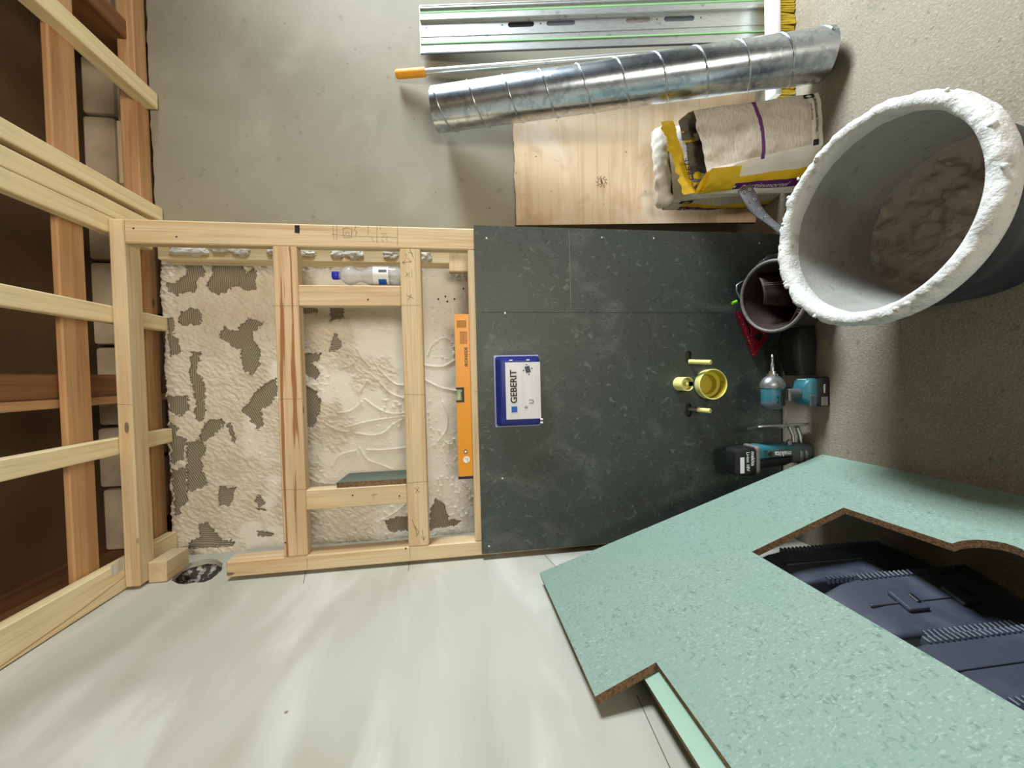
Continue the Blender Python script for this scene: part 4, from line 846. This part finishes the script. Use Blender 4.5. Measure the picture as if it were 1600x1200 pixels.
obj('lettering', text('Li-ion 18V', .017, frame((Jx-.020, Jy-.0384, .283), (-1, 0, 0), (0, 0, -1)), .0003, .012), M['white'], jb)
obj('battery_label', B((Jx-.062, Jy-.0384, .297), (Jx-.004, Jy-.0368, .313), .0004), M['white'], jb)
sp = loft([(.020, -.026, -.003, .026, .004, .002), (.026, -.037, -.004, .037, .004, .002), (.215, -.037, -.004, .037, .004, .002), (.232, -.030, -.004, .030, .004, .002)], Matrix.Translation((Jx+.097, Jy, 0)) @ Matrix.Rotation(pi/2+.30, 4, 'Z'))
so = obj('sole_plate', sp, M['steel'], js, 30)
for z, w in ((.165, .006), (.118, .004), (.072, .004), (.060, .004)): bm = bm_new(); lathe(bm, [(0, 0), (w, 0)], frame((Jx+.1004, Jy-.012, z), (0, 1, 0), (0, 0, 1)), 12); obj('sole_screw', bm, M['white'], so)
obj('roller_guide', T([(Jx+.092, Jy-.010, .052), (Jx+.060, Jy-.012, .042), (Jx+.030, Jy-.006, .036)], .008, 12), M['steel'], js, 40)
obj('roller_guide', T([(Jx+.092, Jy+.008, .070), (Jx+.062, Jy+.002, .060), (Jx+.030, Jy, .062)], .006, 12), M['steel'], js, 40)
obj('blade', plate([(Jx+.03, .088), (Jx+.165, .094), (Jx+.168, .099), (Jx+.03, .103)], [], .0012, frame((0, Jy-.006, 0), (1, 0, 0), (0, 0, 1))), M['steel'], js)
obj('lever', loft([(.094, Jx+.028, Jy-.030, Jx+.046, Jy-.018, .005), (.100, Jx+.028, Jy-.032, Jx+.052, Jy-.016, .006), (.110, Jx+.028, Jy-.030, Jx+.044, Jy-.018, .005)]), M['grey_metal'], js, 40)

# tool belt: leather pouch, metal loop, belt with eyelets, holster on the floor
pc_ = Vector((.262, 1.288, .185)); bc = Vector((.285, 1.305, .0))
tbt = thing('tool_belt', (bc.x, bc.y, 0), 'dark brown leather tool pouch with a riveted grey belt beside the tub', 'tool belt')
def ringp(t, k, n, sh=1.):
    a = 2*pi*k/n; rx = .098+(.128-.098)*t; ry = .074+(.112-.074)*t; c = bc.lerp(pc_, t)
    v = Vector((rx*cos(a)*sh, ry*sin(a)*sh, 0)); v.z = (v.y*.30+v.x*.08)*t
    w = .008*mnoise.noise(Vector((cos(a)*1.6, sin(a)*1.6, t*2)))*sin(pi*min(1, t+.1))
    return c + v + Vector((cos(a)*w, sin(a)*w, 0))
n = 48
bm = bm_new(); rings = [[ringp(t, k, n) for k in range(n)] for t in np.linspace(0, 1, 12)] + [[ringp(t, k, n, .965)+Vector((0, 0, .004)) for k in range(n)] for t in np.linspace(1, .06, 12)]
grid(bm, rings, True, True, True); obj('pouch', bm, M['leather'], tbt, 60)
obj('rim_trim', T([ringp(1, k, n, .985)+Vector((0, 0, .002)) for k in range(n)], .0062, 8, False, True), M['trim'], tbt, True)
def flap(c, rx, ry, h, tilt, name):   # rounded leather pocket inside the pouch
    bm = bm_new(); rings = []
    for j in range(9):
        t = j/8; ring = []
        for k in range(25):
            a = pi*k/24; x = cos(a)*rx*(1-.12*t*t); y = sin(a)*ry
            ring.append(Vector(c)+Matrix.Rotation(tilt, 3, 'Z') @ Vector((x, y*(1-.35*t), -h*(1-t)+.012*sin(a))))
        rings.append(ring)
    grid(bm, rings, False); o = obj(name, bm, M['leather'], tbt, 60); md = o.modifiers.new('thick', 'SOLIDIFY'); md.thickness = .004
    for sft in (-.004, .004):
        bm = bm_new(); tube(bm, [Vector(c)+Matrix.Rotation(tilt, 3, 'Z') @ Vector((sft, ry*(1-.35*t)+.004+.001, -h*(1-t)+.013)) for t in np.linspace(.2, 1, 7)], .0009, 5); q = obj('stitching', bm, M['stitch'], o)
flap((.300, 1.352, .185), .070, .050, .10, radians(180+18), 'inner_pocket'); flap((.215, 1.250, .135), .070, .045, .09, radians(150), 'inner_pocket')
def strip(A, Bp, dep, th, name, m_, par=tbt):
    a = [onY(x, y, d) for (x, y), d in zip(A, dep)]; b = [onY(x, y, d) for (x, y), d in zip(Bp, dep)]
    bm = bm_new(); grid(bm, [[p, q] for p, q in zip(a, b)], False); o = obj(name, bm, m_, par, 60); md = o.modifiers.new('thick', 'SOLIDIFY'); md.thickness = th; md.offset = 0
    return o, a, b
o1, ea, eb = strip([(1153, 298), (1160, 311), (1168, 326), (1182, 339), (1197, 349), (1216, 364), (1228, 378)], [(1172, 287), (1181, 302), (1188, 320), (1196, 332), (1206, 342), (1218, 352), (1232, 366)], [1.345, 1.335, 1.32, 1.30, 1.28, 1.255, 1.24], .004, 'belt', M['belt'])
for t in range(6):
    for f in (.27, .72):
        if t > 3 and f > .5: continue
        p = ea[t].lerp(eb[t], f).lerp(ea[t+1].lerp(eb[t+1], f), .45); nn = (ea[t+1]-ea[t]).cross(eb[t]-ea[t]).normalized()
        if nn.y > 0: nn = -nn
        mm = Matrix.Translation(p+nn*.0026) @ nn.to_track_quat('Z', 'Y').to_matrix().to_4x4()
        bm = bm_new(); lathe(bm, [(.0030, .0002), (.0038, .0016), (.0056, .0014), (.0062, 0)], mm, 14); obj('eyelet', bm, M['steel'], o1, 40)
        bm = bm_new(); lathe(bm, [(0, .0004), (.0031, .0004)], mm, 12); obj('eyelet_hole', bm, M['dark'], o1)
o2, _, _ = strip([(1164, 440), (1172, 428), (1186, 410), (1200, 399), (1216, 396)], [(1176, 441), (1183, 430), (1196, 417), (1208, 408), (1220, 404)], [1.385, 1.39, 1.38, 1.36, 1.34], .005, 'belt_loop', M['belt'])
for x, y in ((1193, 406), (1205, 404)): p = onY(x, y, 1.365); bm = bm_new(); bmesh.ops.create_icosphere(bm, subdivisions=2, radius=.004, matrix=Matrix.Translation(p)); obj('rivet', bm, M['steel'], o2, True)
obj('metal_loop', T([onY(x, y, 1.40) for x, y in ((1166, 438), (1158, 441), (1151, 446), (1151, 455), (1156, 465), (1163, 471))], .0034, 8), M['grey_metal'], tbt, True)
obj('side_sheath', loft([(-.028, -.04, .004, .04, .075, .016), (.02, -.045, .004, .045, .090, .02), (.09, -.048, .004, .046, .098, .02), (.150, -.040, .004, .040, .090, .02)], Matrix.Translation((0, 1.325, 0)) @ frame((0, 0, 0), (0, 1, 0), (0, 0, 1))), M['black'], tbt, 50)

# red speed square behind the pouch
sq = thing('speed_square', (.15, 1.415, .0), 'red metal speed square standing between the tool pouch and the dark board', 'square')
A_, B_, C_ = onY(1153, 487, 1.425), onY(1181, 556, 1.425), onY(1212, 505, 1.425)
def lerp2(*w): return (A_.x*w[0]+B_.x*w[1]+C_.x*w[2], A_.z*w[0]+B_.z*w[1]+C_.z*w[2])
tri = lambda k, c=(1/3, 1/3, 1/3): [lerp2(*[c[i]*(1-k)+(1.0 if i == j else 0)*k for i in range(3)]) for j in range(3)]
me = plate([(A_.x, A_.z), (B_.x, B_.z), (C_.x, C_.z)], [[lerp2(.80, .12, .08), lerp2(.42, .48, .10), lerp2(.42, .38, .20), lerp2(.76, .10, .14)], [lerp2(.32, .50, .18), lerp2(.10, .62, .28), lerp2(.12, .40, .48), lerp2(.22, .34, .44)], [lerp2(.60, .14, .26), lerp2(.44, .26, .30), lerp2(.30, .20, .50), lerp2(.40, .10, .50)]], .004, frame((0, 1.425, 0), (1, 0, 0), (0, 0, 1)))
obj('blade', me, M['red'], sq)
d = (B_-A_).normalized(); obj('fence', B((0, -.004, -.004), ((B_-A_).length, .004, .014), .001, frame(A_+Vector((0, .002, 0)), d, (0, 0, 1))), M['red'], sq)

# marker with a lime cap leaning behind the pouch
mk = thing('marker', (.245, 1.40, .0), 'black marker with a lime green cap poking up behind the red square', 'marker')
a = onY(1144, 474, 1.425); b = onY(1151, 471, 1.425); c = onY(1166, 467, 1.425); e = Vector((.285, 1.415, .06))
obj('cap', T([a, b], [.0058, .0062], 14), M['lime'], mk, 40); obj('barrel', T([b, c, c.lerp(e, .5), e], .0055, 12), M['black'], mk, 40)
